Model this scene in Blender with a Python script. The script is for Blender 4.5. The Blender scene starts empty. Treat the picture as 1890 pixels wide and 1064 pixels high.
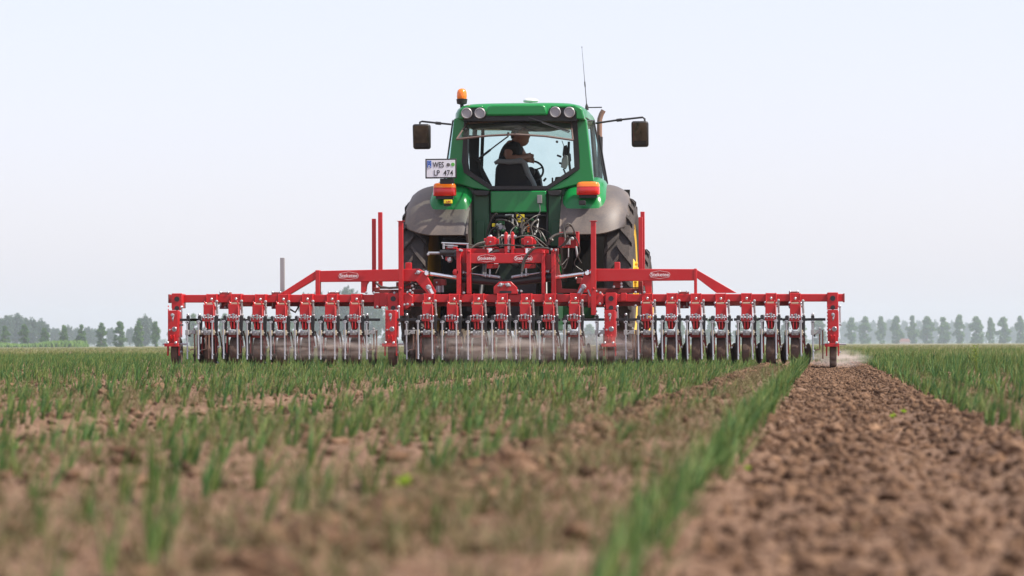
import bpy, math, random
import numpy as np
from mathutils import Vector, Matrix, Euler
R = math.radians
S = bpy.context.scene
COL = S.collection
# ------------------------------------------------------------------ camera
FPX = 5900.0; W0, H0 = 1890, 1064
CAM_H = 0.24
cd = bpy.data.cameras.new('camera'); cam = bpy.data.objects.new('camera', cd); COL.objects.link(cam)
cd.sensor_width = 36; cd.lens = FPX / W0 * 36; cd.clip_start = .1; cd.clip_end = 9000
yaw = math.atan(575 / FPX); pitch = math.atan(104.5 / FPX); roll = R(0.2)
cam.location = (0, 0, CAM_H)
rotm = Euler((0, 0, yaw)).to_matrix() @ Euler((R(90) + pitch, 0, 0)).to_matrix() @ Euler((0, 0, -roll)).to_matrix()
cam.rotation_euler = rotm.to_euler()
cd.dof.use_dof = True; cd.dof.focus_distance = 33.5; cd.dof.aperture_fstop = 7.4
S.camera = cam
def P(px, py, Y):
    """real-world point on the plane y = Y that is seen at a photo pixel"""
    d = rotm @ Vector(((px - W0 / 2) / FPX, -(py - H0 / 2) / FPX, -1))
    t = Y / d.y
    return Vector((d.x * t, Y, CAM_H + d.z * t))
# ------------------------------------------------------------------ sky and sun
SUN_EL, SUN_AZ = 52, 103          # azimuth clockwise from +Y
wd = bpy.data.worlds.new('World'); S.world = wd; wd.use_nodes = True
wn, wl = wd.node_tree.nodes, wd.node_tree.links
sky = wn.new('ShaderNodeTexSky'); sky.sky_type = 'NISHITA'; sky.sun_disc = False
sky.sun_elevation = R(SUN_EL); sky.sun_rotation = R(SUN_AZ)
sky.air_density = 1.0; sky.dust_density = 1.6; sky.ozone_density = 1.2; sky.altitude = 0
SKY_TINT = (1.14, 1.0, 1.04)
mulc = wn.new('ShaderNodeMix'); mulc.data_type = 'RGBA'; mulc.blend_type = 'MULTIPLY'
mulc.inputs[0].default_value = 1; mulc.inputs[7].default_value = (*SKY_TINT, 1)
bg = wn['Background']; bg.inputs[1].default_value = 0.15
wl.new(sky.outputs[0], mulc.inputs[6]); 
veil = wn.new('ShaderNodeMix'); veil.data_type = 'RGBA'; veil.inputs[0].default_value = .62      # thin high cloud whitens the whole sky
veil.inputs[7].default_value = (4.32, 4.36, 5.05, 1); wl.new(mulc.outputs[2], veil.inputs[6]); wl.new(veil.outputs[2], bg.inputs[0])
sl = bpy.data.lights.new('sun', 'SUN'); sl.energy = 5.0; sl.angle = R(0.6); sl.color = (1, .93, .83)
so = bpy.data.objects.new('sun', sl); COL.objects.link(so)
sdir = Vector((math.sin(R(SUN_AZ)) * math.cos(R(SUN_EL)), math.cos(R(SUN_AZ)) * math.cos(R(SUN_EL)), math.sin(R(SUN_EL))))
so.rotation_euler = sdir.to_track_quat('Z', 'Y').to_euler(); so.location = (5, -5, 20)
S.view_settings.view_transform = 'Standard'; S.view_settings.look = 'None'
S.view_settings.exposure = 0.5; S.view_settings.gamma = 1
S.render.engine = 'CYCLES'
S.cycles.volume_bounces = 2; S.cycles.transparent_max_bounces = 24; S.cycles.max_bounces = 8

# ------------------------------------------------------------------ helpers
def tag(o, label=None, cat=None, group=None, kind=None):
    if label: o['label'] = label
    if cat: o['category'] = cat
    if group: o['group'] = group
    if kind: o['kind'] = kind
    return o
def empty(name, loc):
    o = bpy.data.objects.new(name, None); COL.objects.link(o); o.location = loc; o.empty_display_size = .3
    return o
def fast_mesh(name, v, f):
    """v (N,3) float array, f (M,k) int array"""
    me = bpy.data.meshes.new(name)
    v = np.ascontiguousarray(v, dtype=np.float32); f = np.ascontiguousarray(f, dtype=np.int32)
    me.vertices.add(len(v)); me.vertices.foreach_set('co', v.ravel())
    k = f.shape[1]; me.loops.add(f.size); me.loops.foreach_set('vertex_index', f.ravel())
    me.polygons.add(len(f)); me.polygons.foreach_set('loop_start', np.arange(0, f.size, k, dtype=np.int32))
    try: me.polygons.foreach_set('loop_total', np.full(len(f), k, dtype=np.int32))
    except Exception: pass
    me.update(calc_edges=True); me.validate()
    return me
class MB:
    def __init__(s): s.v = []; s.f = []; s.cut = []
    def add(s, vs, fs):
        b = len(s.v); s.cut.append((b, len(s.f))); s.v += [Vector(x) for x in vs]; s.f += [tuple(i + b for i in q) for q in fs]; return s
    def box(s, x, y, z, rot=None):
        """x, y, z: (min, max) ranges; rot = Euler about the box centre"""
        c = Vector(((x[0] + x[1]) / 2, (y[0] + y[1]) / 2, (z[0] + z[1]) / 2))
        vs = [Vector((a, b, d)) for a in x for b in y for d in z]
        if rot is not None:
            m = Euler(rot).to_matrix(); vs = [c + m @ (q - c) for q in vs]
        return s.add(vs, [(0, 1, 3, 2), (4, 6, 7, 5), (0, 4, 5, 1), (2, 3, 7, 6), (0, 2, 6, 4), (1, 5, 7, 3)])
    def prism(s, pts, y0, y1):
        """pts: (x, z) outline, pushed from y0 to y1"""
        n = len(pts)
        vs = [(p[0], y0, p[1]) for p in pts] + [(p[0], y1, p[1]) for p in pts]
        return s.add(vs, [tuple(range(n)), tuple(range(2 * n - 1, n - 1, -1))] + [(i, i + n, (i + 1) % n + n, (i + 1) % n) for i in range(n)])
    def pprism(s, pix, Y, t):
        q = [P(a, b, Y) for a, b in pix]
        return s.prism([(p.x, p.z) for p in q], Y, Y + t)
    def pbox(s, x0, x1, y0, y1, Y, t):
        a = P(x0, y1, Y); b = P(x1, y0, Y); return s.box((a.x, b.x), (Y, Y + t), (a.z, b.z))
    def tube(s, pts, r, n=8, caps=True, sq=False):
        pts = [Vector(p) for p in pts]
        if sq: n = 4
        rs = r if isinstance(r, (list, tuple)) else [r] * len(pts)
        t0 = (pts[1] - pts[0]).normalized()
        up = Vector((0, 0, 1)) if abs(t0.z) < .9 else Vector((0, 1, 0))
        nx = t0.cross(up).normalized(); vs = []; fs = []
        for i, p in enumerate(pts):
            t = (pts[min(i + 1, len(pts) - 1)] - pts[max(i - 1, 0)]).normalized()
            nx = (nx - t * nx.dot(t)).normalized(); ny = t.cross(nx)
            for k in range(n):
                a = 2 * math.pi * (k + (.5 if sq else 0)) / n
                vs.append(p + (nx * math.cos(a) + ny * math.sin(a)) * rs[i])
        for i in range(len(pts) - 1):
            for k in range(n):
                fs.append((i * n + k, i * n + (k + 1) % n, (i + 1) * n + (k + 1) % n, (i + 1) * n + k))
        if caps: fs += [tuple(range(n - 1, -1, -1)), tuple((len(pts) - 1) * n + k for k in range(n))]
        return s.add(vs, fs)
    def lathe(s, prof, c, axis='X', n=32, rot=None):
        """prof: (radius, offset along axis)"""
        c = Vector(c); vs = []; fs = []
        m = Euler(rot).to_matrix() if rot is not None else None
        for (r, a) in prof:
            for k in range(n):
                t = 2 * math.pi * k / n; u, w = r * math.cos(t), r * math.sin(t)
                q = Vector((a, u, w)) if axis == 'X' else Vector((u, a, w)) if axis == 'Y' else Vector((u, w, a))
                vs.append(c + (m @ q if m else q))
        for i in range(len(prof) - 1):
            for k in range(n):
                fs.append((i * n + k, i * n + (k + 1) % n, (i + 1) * n + (k + 1) % n, (i + 1) * n + k))
        if prof[0][0] > 1e-5: fs.append(tuple(range(n - 1, -1, -1)))
        if prof[-1][0] > 1e-5: fs.append(tuple((len(prof) - 1) * n + k for k in range(n)))
        return s.add(vs, fs)
    def bolt(s, p, r=.014, l=.012, axis='Y'):
        return s.lathe([(0, -l), (r * .6, -l), (r, -l * .5), (r, l)], p, axis, 8)
    def each(s, name, mat, parent=None, bevel=0, origin=None):
        """every added piece becomes an object of its own"""
        out = []; ends = s.cut[1:] + [(len(s.v), len(s.f))]
        for (v0, f0), (v1, f1) in zip(s.cut, ends):
            q = MB(); q.v = s.v[v0:v1]; q.f = [tuple(i - v0 for i in f) for f in s.f[f0:f1]]
            out.append(q.build(name, mat, parent, bevel, origin))
        return out
    def build(s, name, mat, parent=None, bevel=0, origin=None, label=None):
        o0 = origin if origin is not None else (wloc(parent) if parent else Vector((0, 0, 0)))
        me = bpy.data.meshes.new(name); me.from_pydata([v - o0 for v in s.v], [], s.f); me.validate()
        import bmesh
        bm = bmesh.new(); bm.from_mesh(me); bmesh.ops.recalc_face_normals(bm, faces=bm.faces); bm.to_mesh(me); bm.free()
        me.polygons.foreach_set('use_smooth', [True] * len(me.polygons)); me.set_sharp_from_angle(angle=R(35))
        if mat: me.materials.append(mat)
        o = bpy.data.objects.new(name, me); COL.objects.link(o)
        if parent: o.parent = parent
        elif origin is not None: o.location = origin
        if bevel:
            b = o.modifiers.new('bevel', 'BEVEL'); b.width = bevel; b.segments = 2; b.limit_method = 'ANGLE'; b.angle_limit = R(40)
        if label: o['label'] = label
        return o
def wloc(o):
    p = Vector((0, 0, 0))
    while o: p = p + Vector(o.location); o = o.parent
    return p
def kids(o): return [c for c in bpy.data.objects if c.parent == o]
def copy_tree(o, parent=None, tbl=None):
    c = o.copy(); COL.objects.link(c); c.parent = parent
    for ch in tbl.get(o, []): copy_tree(ch, c, tbl)
    return c
def table():
    t = {}
    for o in bpy.data.objects:
        if o.parent: t.setdefault(o.parent, []).append(o)
    return t

# ------------------------------------------------------------------ materials
def newmat(name):
    m = bpy.data.materials.new(name); m.use_nodes = True
    return m, m.node_tree.nodes, m.node_tree.links, m.node_tree.nodes['Principled BSDF']
def noise(n, l, scale, detail=4, rough=.6, co='Object'):
    tc = n.new('ShaderNodeTexCoord'); t = n.new('ShaderNodeTexNoise')
    t.inputs['Scale'].default_value = scale; t.inputs['Detail'].default_value = detail; t.inputs['Roughness'].default_value = rough
    l.new(tc.outputs[co], t.inputs['Vector']); return t
def ramp(n, l, src, stops):
    r = n.new('ShaderNodeValToRGB'); e = r.color_ramp.elements
    e[0].position, e[0].color = stops[0][0], (*stops[0][1], 1); e[1].position, e[1].color = stops[-1][0], (*stops[-1][1], 1)
    for p, c in stops[1:-1]:
        q = e.new(p); q.color = (*c, 1)
    l.new(src, r.inputs[0]); return r
def coat(name, col, rough=.35, dirt=.3, dcol=(.30, .23, .17), metal=0, scale=4, spec=.5, bump=0, fine=60):
    """surface colour with a broken film of field dust"""
    m, n, l, b = newmat(name)
    t = noise(n, l, scale, 6, .65); t2 = noise(n, l, fine, 3, .6)
    mm = n.new('ShaderNodeMath'); mm.operation = 'MULTIPLY_ADD'; mm.inputs[1].default_value = .35
    l.new(t2.outputs[0], mm.inputs[0]); l.new(t.outputs[0], mm.inputs[2])
    mr = n.new('ShaderNodeMapRange'); mr.inputs[1].default_value = .56; mr.inputs[2].default_value = 1.0
    mr.inputs[3].default_value = dirt * .25; mr.inputs[4].default_value = min(1, dirt * 1.3)
    l.new(mm.outputs[0], mr.inputs[0])
    mx = n.new('ShaderNodeMix'); mx.data_type = 'RGBA'; mx.inputs[6].default_value = (*col, 1); mx.inputs[7].default_value = (*dcol, 1)
    l.new(mr.outputs[0], mx.inputs[0]); l.new(mx.outputs[2], b.inputs['Base Color'])
    rr = n.new('ShaderNodeMapRange'); rr.inputs[3].default_value = rough; rr.inputs[4].default_value = min(1, rough + .45)
    l.new(mr.outputs[0], rr.inputs[0]); l.new(rr.outputs[0], b.inputs['Roughness'])
    b.inputs['Metallic'].default_value = metal; b.inputs['Specular IOR Level'].default_value = spec
    if bump:
        bp = n.new('ShaderNodeBump'); bp.inputs['Strength'].default_value = bump; bp.inputs['Distance'].default_value = .01
        l.new(t2.outputs[0], bp.inputs['Height']); l.new(bp.outputs[0], b.inputs['Normal'])
    return m
M = {}
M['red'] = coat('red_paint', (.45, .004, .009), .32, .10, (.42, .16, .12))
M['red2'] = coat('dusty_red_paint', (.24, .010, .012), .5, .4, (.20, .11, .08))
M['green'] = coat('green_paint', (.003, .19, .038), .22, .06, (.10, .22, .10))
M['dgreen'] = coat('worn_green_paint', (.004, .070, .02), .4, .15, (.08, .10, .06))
M['castgreen'] = coat('dark_green_castings', (.006, .03, .014), .6, .4, (.06, .05, .04))  # much darker green than the body panels, with a dirt film
M['yellow'] = coat('yellow_paint', (.75, .46, .01), .4, .22)
M['fender'] = coat('dusty_grey_plastic', (.055, .052, .056), .42, .55, (.30, .23, .17), scale=1.6)
M['rubber'] = coat('tyre_rubber', (.013, .0125, .0135), .75, .45, (.17, .13, .105), scale=5, bump=.3)
M['wheelrub'] = coat('small_wheel_rubber', (.05, .035, .03), .8, .6, (.19, .11, .08), scale=9)
M['black'] = coat('black_plastic', (.007, .007, .008), .45, .05)
M['blackm'] = coat('black_steel', (.010, .010, .012), .4, .15, (.14, .11, .10))
M['zinc'] = coat('zinc_steel', (.40, .42, .45), .32, .12, metal=.55)
M['zincd'] = coat('dull_galvanised_steel', (.34, .35, .36), .5, .25, metal=.3)
M['brass'] = coat('passivated_zinc', (.58, .50, .34), .4, .2, metal=.4)  # clamp finish; also colours the pads that imitate highlights
M['chrome'] = coat('chrome', (.85, .86, .88), .1, .05, metal=1)
M['rust'] = coat('rusty_heat_steel', (.22, .12, .085), .6, .4, (.33, .22, .16))
M['rust2'] = coat('brown_rubber_edge', (.10, .065, .055), .5, .3, (.25, .18, .14))
M['white'] = coat('white_plastic', (.78, .78, .76), .35, .06)
M['hose'] = coat('rubber_hose', (.02, .019, .018), .42, .2)
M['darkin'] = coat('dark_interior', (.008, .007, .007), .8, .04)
M['seat'] = coat('seat_fabric', (.012, .011, .013), .85, .08, fine=150)
M['olive'] = coat('grey_olive_panel', (.10, .09, .07), .6, .2)
M['skin'] = coat('skin', (.32, .14, .09), .55, .05)
M['shirt'] = coat('black_cotton', (.010, .010, .013), .9, .05, fine=200)
M['hair'] = coat('brown_hair', (.05, .03, .02), .8, .05)
M['denim'] = coat('dark_work_trousers', (.02, .025, .04), .9, .1)
M['grey'] = coat('grey_plastic', (.22, .22, .22), .5, .1)
M['letter'] = coat('white_lettering', (.8, .8, .8), .5, .02)
M['plate'] = coat('plate_white', (.72, .73, .78), .35, .04)
M['blue'] = coat('plate_blue', (.01, .09, .42), .4, .02)
M['stickergreen'] = coat('green_sticker', (.10, .42, .06), .4, .02)
M['stickeryellow'] = coat('yellow_sticker', (.8, .62, .02), .45, .05)
def lens(name, col, em=0):
    m, n, l, b = newmat(name); b.inputs['Base Color'].default_value = (*col, 1); b.inputs['Roughness'].default_value = .18
    t = noise(n, l, 90, 2); bp = n.new('ShaderNodeBump'); bp.inputs['Strength'].default_value = .25; bp.inputs['Distance'].default_value = .003
    l.new(t.outputs[0], bp.inputs['Height']); l.new(bp.outputs[0], b.inputs['Normal'])
    b.inputs['Subsurface Weight'].default_value = .5; b.inputs['Subsurface Radius'].default_value = (.02, .01, .005); b.inputs['Coat Weight'].default_value = .5
    return m
M['orange'] = lens('orange_lens', (.95, .22, .01)); M['redlens'] = lens('red_lens', (.62, .012, .008))
M['lamp'] = lens('clear_lamp_lens', (.55, .55, .58)); M['rim_lamp'] = coat('grey_lamp_ring', (.30, .29, .30), .35, .1, metal=.3)
def glass(name, tint, refl=.12):
    m, n, l, b = newmat(name); out = n['Material Output']; n.remove(b)
    tr = n.new('ShaderNodeBsdfTransparent'); tr.inputs[0].default_value = (*tint, 1)
    gl = n.new('ShaderNodeBsdfGlossy'); gl.inputs['Roughness'].default_value = .03
    df = n.new('ShaderNodeBsdfDiffuse'); df.inputs[0].default_value = (.45, .45, .42, 1)
    t = noise(n, l, 5, 6, .7); mr = n.new('ShaderNodeMapRange'); mr.inputs[1].default_value = .45; mr.inputs[2].default_value = .8; mr.inputs[3].default_value = .02; mr.inputs[4].default_value = .10
    l.new(t.outputs[0], mr.inputs[0])
    mx = n.new('ShaderNodeMixShader'); mx.inputs[0].default_value = refl
    m2 = n.new('ShaderNodeMixShader'); l.new(mr.outputs[0], m2.inputs[0])
    l.new(tr.outputs[0], mx.inputs[1]); l.new(gl.outputs[0], mx.inputs[2])
    l.new(mx.outputs[0], m2.inputs[1]); l.new(df.outputs[0], m2.inputs[2]); l.new(m2.outputs[0], out.inputs[0])
    return m
M['glass'] = glass('tinted_cab_glass', (.74, .93, .93), .05)
M['flapglass'] = glass('tinted_rear_glass', (.60, .70, .64), .16)
def mirror_mat():
    m, n, l, b = newmat('mirror_glass'); b.inputs['Metallic'].default_value = 1; b.inputs['Roughness'].default_value = .03
    t = noise(n, l, 5); r = ramp(n, l, t.outputs[0], [(.3, (.07, .08, .09)), (.7, (.17, .19, .20))]); l.new(r.outputs[0], b.inputs['Base Color']); return m
M['mirror'] = mirror_mat()
def leafmat(name, cols, trans=.35, scale=3, co='Object', rnd=False):
    m, n, l, b = newmat(name); out = n['Material Output']
    t = noise(n, l, scale, 3, .6, co)
    src = t.outputs[0]
    if rnd:
        g = n.new('ShaderNodeNewGeometry'); mm = n.new('ShaderNodeMath'); mm.operation = 'MULTIPLY_ADD'; mm.inputs[1].default_value = .5
        sb = n.new('ShaderNodeMath'); sb.operation = 'MULTIPLY'; sb.inputs[1].default_value = .6; l.new(t.outputs[0], sb.inputs[0])
        l.new(g.outputs['Random Per Island'], mm.inputs[0]); l.new(sb.outputs[0], mm.inputs[2]); src = mm.outputs[0]
    r = ramp(n, l, src, cols); l.new(r.outputs[0], b.inputs['Base Color']); b.inputs['Roughness'].default_value = .5
    b.inputs['Specular IOR Level'].default_value = .3
    tl = n.new('ShaderNodeBsdfTranslucent'); l.new(r.outputs[0], tl.inputs[0])
    mx = n.new('ShaderNodeMixShader'); mx.inputs[0].default_value = trans
    l.new(b.outputs[0], mx.inputs[1]); l.new(tl.outputs[0], mx.inputs[2]); l.new(mx.outputs[0], out.inputs[0]); return m
M['onion'] = leafmat('onion_leaf', [(.10, (.032, .10, .032)), (.38, (.060, .155, .042)), (.60, (.13, .22, .050)), (.80, (.24, .27, .08)), (.97, (.42, .34, .14))], .3, 2, rnd=True)
M['dry'] = leafmat('dry_olive_grass', [(.2, (.09, .12, .035)), (.5, (.19, .165, .07)), (.85, (.32, .24, .13))], .3, 3, rnd=True)
M['farcrop'] = leafmat('far_crop_leaf', [(.2, (.12, .17, .05)), (.5, (.21, .24, .085)), (.85, (.33, .30, .14))], .3, 3, rnd=True)
M['weed'] = leafmat('weed_leaf', [(.3, (.16, .36, .02)), (.7, (.42, .50, .03))], .4, 30)
M['tallweed'] = leafmat('tall_weed_leaf', [(.3, (.10, .20, .03)), (.7, (.28, .32, .05))], .4, 30)
M['treeg'] = leafmat('poplar_leaf', [(.2, (.035, .10, .012)), (.5, (.075, .17, .02)), (.85, (.13, .23, .04))], .35, .25, rnd=True)
M['treed'] = leafmat('wood_leaf', [(.2, (.03, .065, .03)), (.5, (.05, .10, .045)), (.85, (.09, .14, .06))], .3, .2, rnd=True)
M['bark'] = coat('bark', (.10, .075, .055), .9, .2, scale=2)
M['weedbank'] = leafmat('bank_grass', [(.2, (.06, .15, .015)), (.8, (.16, .27, .04))], .35, 1, rnd=True)
def soil_mat(name, far=True):
    m, n, l, b = newmat(name)
    t = noise(n, l, 9, 8, .7); t2 = noise(n, l, 70, 5, .65)
    r = ramp(n, l, t.outputs[0], [(.28, (.115, .062, .036)), (.5, (.200, .122, .079)), (.72, (.31, .205, .138))])
    r2 = ramp(n, l, t2.outputs[0], [(.3, (.62, .60, .58)), (.6, (1, 1, 1)), (.8, (1.0, .98, .95))])
    mx = n.new('ShaderNodeMix'); mx.data_type = 'RGBA'; mx.blend_type = 'MULTIPLY'; mx.inputs[0].default_value = 1
    l.new(r.outputs[0], mx.inputs[6]); l.new(r2.outputs[0], mx.inputs[7]); src = mx.outputs[2]
    if not far:
        g = n.new('ShaderNodeNewGeometry'); r4 = ramp(n, l, g.outputs['Random Per Island'], [(0, (.30, .28, .27)), (.3, (.68, .66, .64)), (.8, (1.0, .98, .95)), (1, (1.25, 1.22, 1.15))])
        m4 = n.new('ShaderNodeMix'); m4.data_type = 'RGBA'; m4.blend_type = 'MULTIPLY'; m4.inputs[0].default_value = 1; l.new(src, m4.inputs[6]); l.new(r4.outputs[0], m4.inputs[7]); src = m4.outputs[2]
    if far:
        tc = n.new('ShaderNodeTexCoord'); sp = n.new('ShaderNodeSeparateXYZ'); l.new(tc.outputs['Object'], sp.inputs[0])
        mr = n.new('ShaderNodeMapRange'); mr.inputs[1].default_value = 70; mr.inputs[2].default_value = 170; mr.inputs[4].default_value = .8
        l.new(sp.outputs[1], mr.inputs[0])
        t3 = noise(n, l, .02, 4); r3 = ramp(n, l, t3.outputs[0], [(.42, (.11, .14, .045)), (.56, (.16, .16, .07)), (.62, (.20, .14, .09))])
        m3 = n.new('ShaderNodeMix'); m3.data_type = 'RGBA'; l.new(mr.outputs[0], m3.inputs[0]); l.new(src, m3.inputs[6]); l.new(r3.outputs[0], m3.inputs[7]); src = m3.outputs[2]
    l.new(src, b.inputs['Base Color']); b.inputs['Roughness'].default_value = .95; b.inputs['Specular IOR Level'].default_value = .15
    bp = n.new('ShaderNodeBump'); bp.inputs['Strength'].default_value = .9; bp.inputs['Distance'].default_value = .012
    ad = n.new('ShaderNodeMath'); ad.operation = 'ADD'; l.new(t.outputs[0], ad.inputs[0]); l.new(t2.outputs[0], ad.inputs[1])
    l.new(ad.outputs[0], bp.inputs['Height']); l.new(bp.outputs[0], b.inputs['Normal']); return m
M['soil'] = soil_mat('dry_clay_soil'); M['clod'] = soil_mat('soil_clods', False)

# ------------------------------------------------------------------ ground
def hsh(ix, iy, s):
    h = (ix.astype(np.int64) * 374761393 + iy.astype(np.int64) * 668265263 + s * 974634777) & 0xffffffff
    h = ((h ^ (h >> 13)) * 1274126177) & 0xffffffff
    return ((h ^ (h >> 16)) & 0xffff) / 65535.0
def vn(x, y, s=0):
    ix, iy = np.floor(x), np.floor(y); fx, fy = x - ix, y - iy
    fx = fx * fx * (3 - 2 * fx); fy = fy * fy * (3 - 2 * fy)
    a, b, c, d = hsh(ix, iy, s), hsh(ix + 1, iy, s), hsh(ix, iy + 1, s), hsh(ix + 1, iy + 1, s)
    return a + (b - a) * fx + (c - a) * fy + (a - b - c + d) * fx * fy - .5
ROW = .25; BED = 2.247; X0 = -.208            # first row left of the camera, 8 rows to a bed
def rowxs():
    out = []
    for bed in range(0, 8):
        for k in range(8): out.append((X0 - bed * BED - k * ROW, bed, k))
    for bed in range(0, 2):
        for k in range(8): out.append((.50 + bed * BED + k * ROW, -1 - bed, k))
    return out
ROWS = rowxs()
def bare(X):
    """1 in the wheel tracks between beds"""
    c = .16; d = np.abs((X - c + BED / 2) % BED - BED / 2)
    return np.clip((.36 - d) / .1, 0, 1)
def zf(X, Y):
    X = np.asarray(X, dtype=float); Y = np.asarray(Y, dtype=float)
    fade = np.clip((120 - Y) / 60, 0.05, 1)
    w = bare(X)
    z = .018 * vn(X * 3.1, Y * 2.3, 1) + .011 * vn(X * 9, Y * 8, 2) + .007 * vn(X * 24, Y * 22, 3)
    z += .010 * np.abs(vn(X * 55, Y * 52, 4)) * 2 + .008 * vn(X * 120, Y * 110, 5)
    z -= .016 * np.exp(-((X - .25) / .07) ** 2)
    z += -.022 * w
    z += .024 * np.exp(-((X + .56) / .055) ** 2) * (1 + .7 * vn(X * 14, Y * 7, 6)) + .018 * np.exp(-((X - .40) / .06) ** 2)
    return z * fade
def make_ground():
    ys = [-3.0, -1.5, 0.0, 1.0]; y = 1.7
    while y < 60: ys.append(y); y *= 1.0052
    while y < 4500: ys.append(y); y *= 1.05
    core = np.linspace(-.33, .13, 640)
    u = np.concatenate([[-2.5, -1.6, -1.0, -.7, -.55, -.45, -.38], core, [.18, .24, .32, .45, .7, 1.1, 2.0]])
    ys = np.array(ys); Y = np.repeat(ys[:, None], len(u), 1)
    Wd = np.maximum(Y, 0) * 1.0 + np.where(Y < 1.7, (1.7 - Y) * 1.0 + 0, 0) + 0.0
    Wd = np.where(Y < 1.7, 6.0, Y)
    X = u[None, :] * Wd
    Z = zf(X, Y)
    v = np.stack([X, Y, Z], -1).reshape(-1, 3)
    nr, nc = Y.shape; i = np.arange(nr - 1)[:, None] * nc + np.arange(nc - 1)[None, :]
    f = np.stack([i, i + 1, i + nc + 1, i + nc], -1).reshape(-1, 4)
    me = fast_mesh('ground', v, f); me.polygons.foreach_set('use_smooth', np.ones(len(f), dtype=bool)); me.materials.append(M['soil'])
    o = bpy.data.objects.new('ground', me); COL.objects.link(o); tag(o, 'dry brown clay soil of the field, crumbly and ridged', 'soil', kind='structure')
make_ground()
# lumps of soil
def ico(sub=1):
    import bmesh
    bm = bmesh.new(); bmesh.ops.create_icosphere(bm, subdivisions=sub, radius=1)
    v = np.array([x.co[:] for x in bm.verts]); f = np.array([[q.index for q in p.verts] for p in bm.faces]); bm.free(); return v, f
rng = np.random.default_rng(7)
def lump_variants(k, sub=1, amp=.45):
    v, f = ico(sub); out = []
    for i in range(k):
        o = rng.uniform(0, 50, 3)
        d = 1 + amp * (vn(v[:, 0] * 1.5 + o[0], v[:, 1] * 1.5 + v[:, 2] + o[1], i) + .7 * vn(v[:, 0] * 3 + v[:, 2] * 2 + o[0], v[:, 1] * 3 + o[2], i + 9)) * 2
        w = v * (d * rng.uniform(.72, 1.28, len(v)))[:, None] * rng.uniform(.6, 1.3, 3); out.append(w)
    return out, f
def wedge(n, y0, y1, p=2.0, ul=-.30, ur=.105):
    """random positions inside the field of view, dense near"""
    Y = (y0 ** p + rng.random(n) * (y1 ** p - y0 ** p)) ** (1 / p)
    X = rng.uniform(ul, ur, n) * (Y + .6); return X, Y
def make_clods():
    var, f = lump_variants(24, 1, .75)
    VS, FS = [], []; base = 0
    def put(X, Y, s):
        nonlocal base
        Z = zf(X, Y)
        for x, y, z, q in zip(X, Y, Z, s):
            a = rng.uniform(0, 6.28); c, sn = math.cos(a), math.sin(a); w = var[rng.integers(24)] * q
            VS.append(np.stack([x + w[:, 0] * c - w[:, 1] * sn, y + w[:, 0] * sn + w[:, 1] * c, z + w[:, 2] * .75 + q * .25], -1)); FS.append(f + base); base += len(w)
    X, Y = wedge(60000, 2.2, 42, 1.6); s = rng.lognormal(math.log(.0048), .75, len(X))
    keep = (rng.random(len(X)) < .45 + .55 * bare(X)); X, Y, s = X[keep], Y[keep], np.clip(s[keep] * (.85 + .2 * bare(X[keep])), .0022, .018)
    put(X, Y, s)
    n = 52000; Y = (2.2 ** 1.5 + rng.random(n) * (36 ** 1.5 - 2.2 ** 1.5)) ** (1 / 1.5); X = np.where(rng.random(n) < .55, rng.normal(.03, .10, n), np.where(rng.random(n) < .6, rng.normal(.42, .07, n), rng.uniform(-.15, .45, n))); put(X, Y, np.clip(rng.lognormal(math.log(.0036), .75, n), .0018, .014))
    n = 1500; Y = rng.uniform(5, 30, n); X = rng.uniform(-.27, 0, n) * Y; put(X, Y, np.clip(rng.lognormal(math.log(.010), .45, n), .005, .022))
    n = 3500; Y = rng.uniform(3, 34, n); X = rng.normal(-.55, .06, n); put(X, Y, np.clip(rng.lognormal(math.log(.010), .5, n), .004, .022))
    me = fast_mesh('soil_clods', np.concatenate(VS), np.concatenate(FS)); me.materials.append(M['clod'])
    o = bpy.data.objects.new('soil_clods', me); COL.objects.link(o); tag(o, 'loose crumbs and lumps of dry brown soil over the field', 'soil', kind='stuff')
make_clods()
def big_clod(px, py, wpx, label):
    d = CAM_H * FPX / max(py - 634, 8)
    p = P(px, py, d * .995); s = wpx / FPX * d / 2
    v, f = ico(3); w = v * (1 + .5 * (vn(v[:, 0] * 2 + px, v[:, 1] * 2 + v[:, 2], 3) + .5 * vn(v[:, 0] * 5 + v[:, 2] * 3, v[:, 1] * 5 + py, 4)) * 1.6)[:, None] * s
    w[:, 2] *= .62
    me = fast_mesh('soil_clod', w, f); me.materials.append(M['clod']); o = bpy.data.objects.new('soil_clod', me); COL.objects.link(o)
    o.location = (p.x, p.y, float(zf(p.x, p.y)) + s * .3); tag(o, label, 'soil clod', 'large clods lying on the soil')
big_clod(293, 716, 32, 'large dark soil clod among the left crop rows, below the left end of the hoe')
big_clod(190, 728, 20, 'small dark soil clod left of the largest one in the left crop rows')
big_clod(1595, 726, 20, 'dark soil clod in the middle of the bare wheel track near the hoe')
big_clod(1870, 840, 55, 'wide dark soil clod at the right edge of the photo on the bare track')
big_clod(1500, 1010, 50, 'blurred dark soil clod in the bare wheel track at the bottom of the photo')
big_clod(920, 910, 48, 'blurred brown soil clod on the ridge between crop rows at bottom centre')
big_clod(240, 905, 55, 'blurred brown soil clod in the left foreground')
big_clod(1540, 785, 34, 'flat dark soil clod in the bare track right of the single green row')

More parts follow.
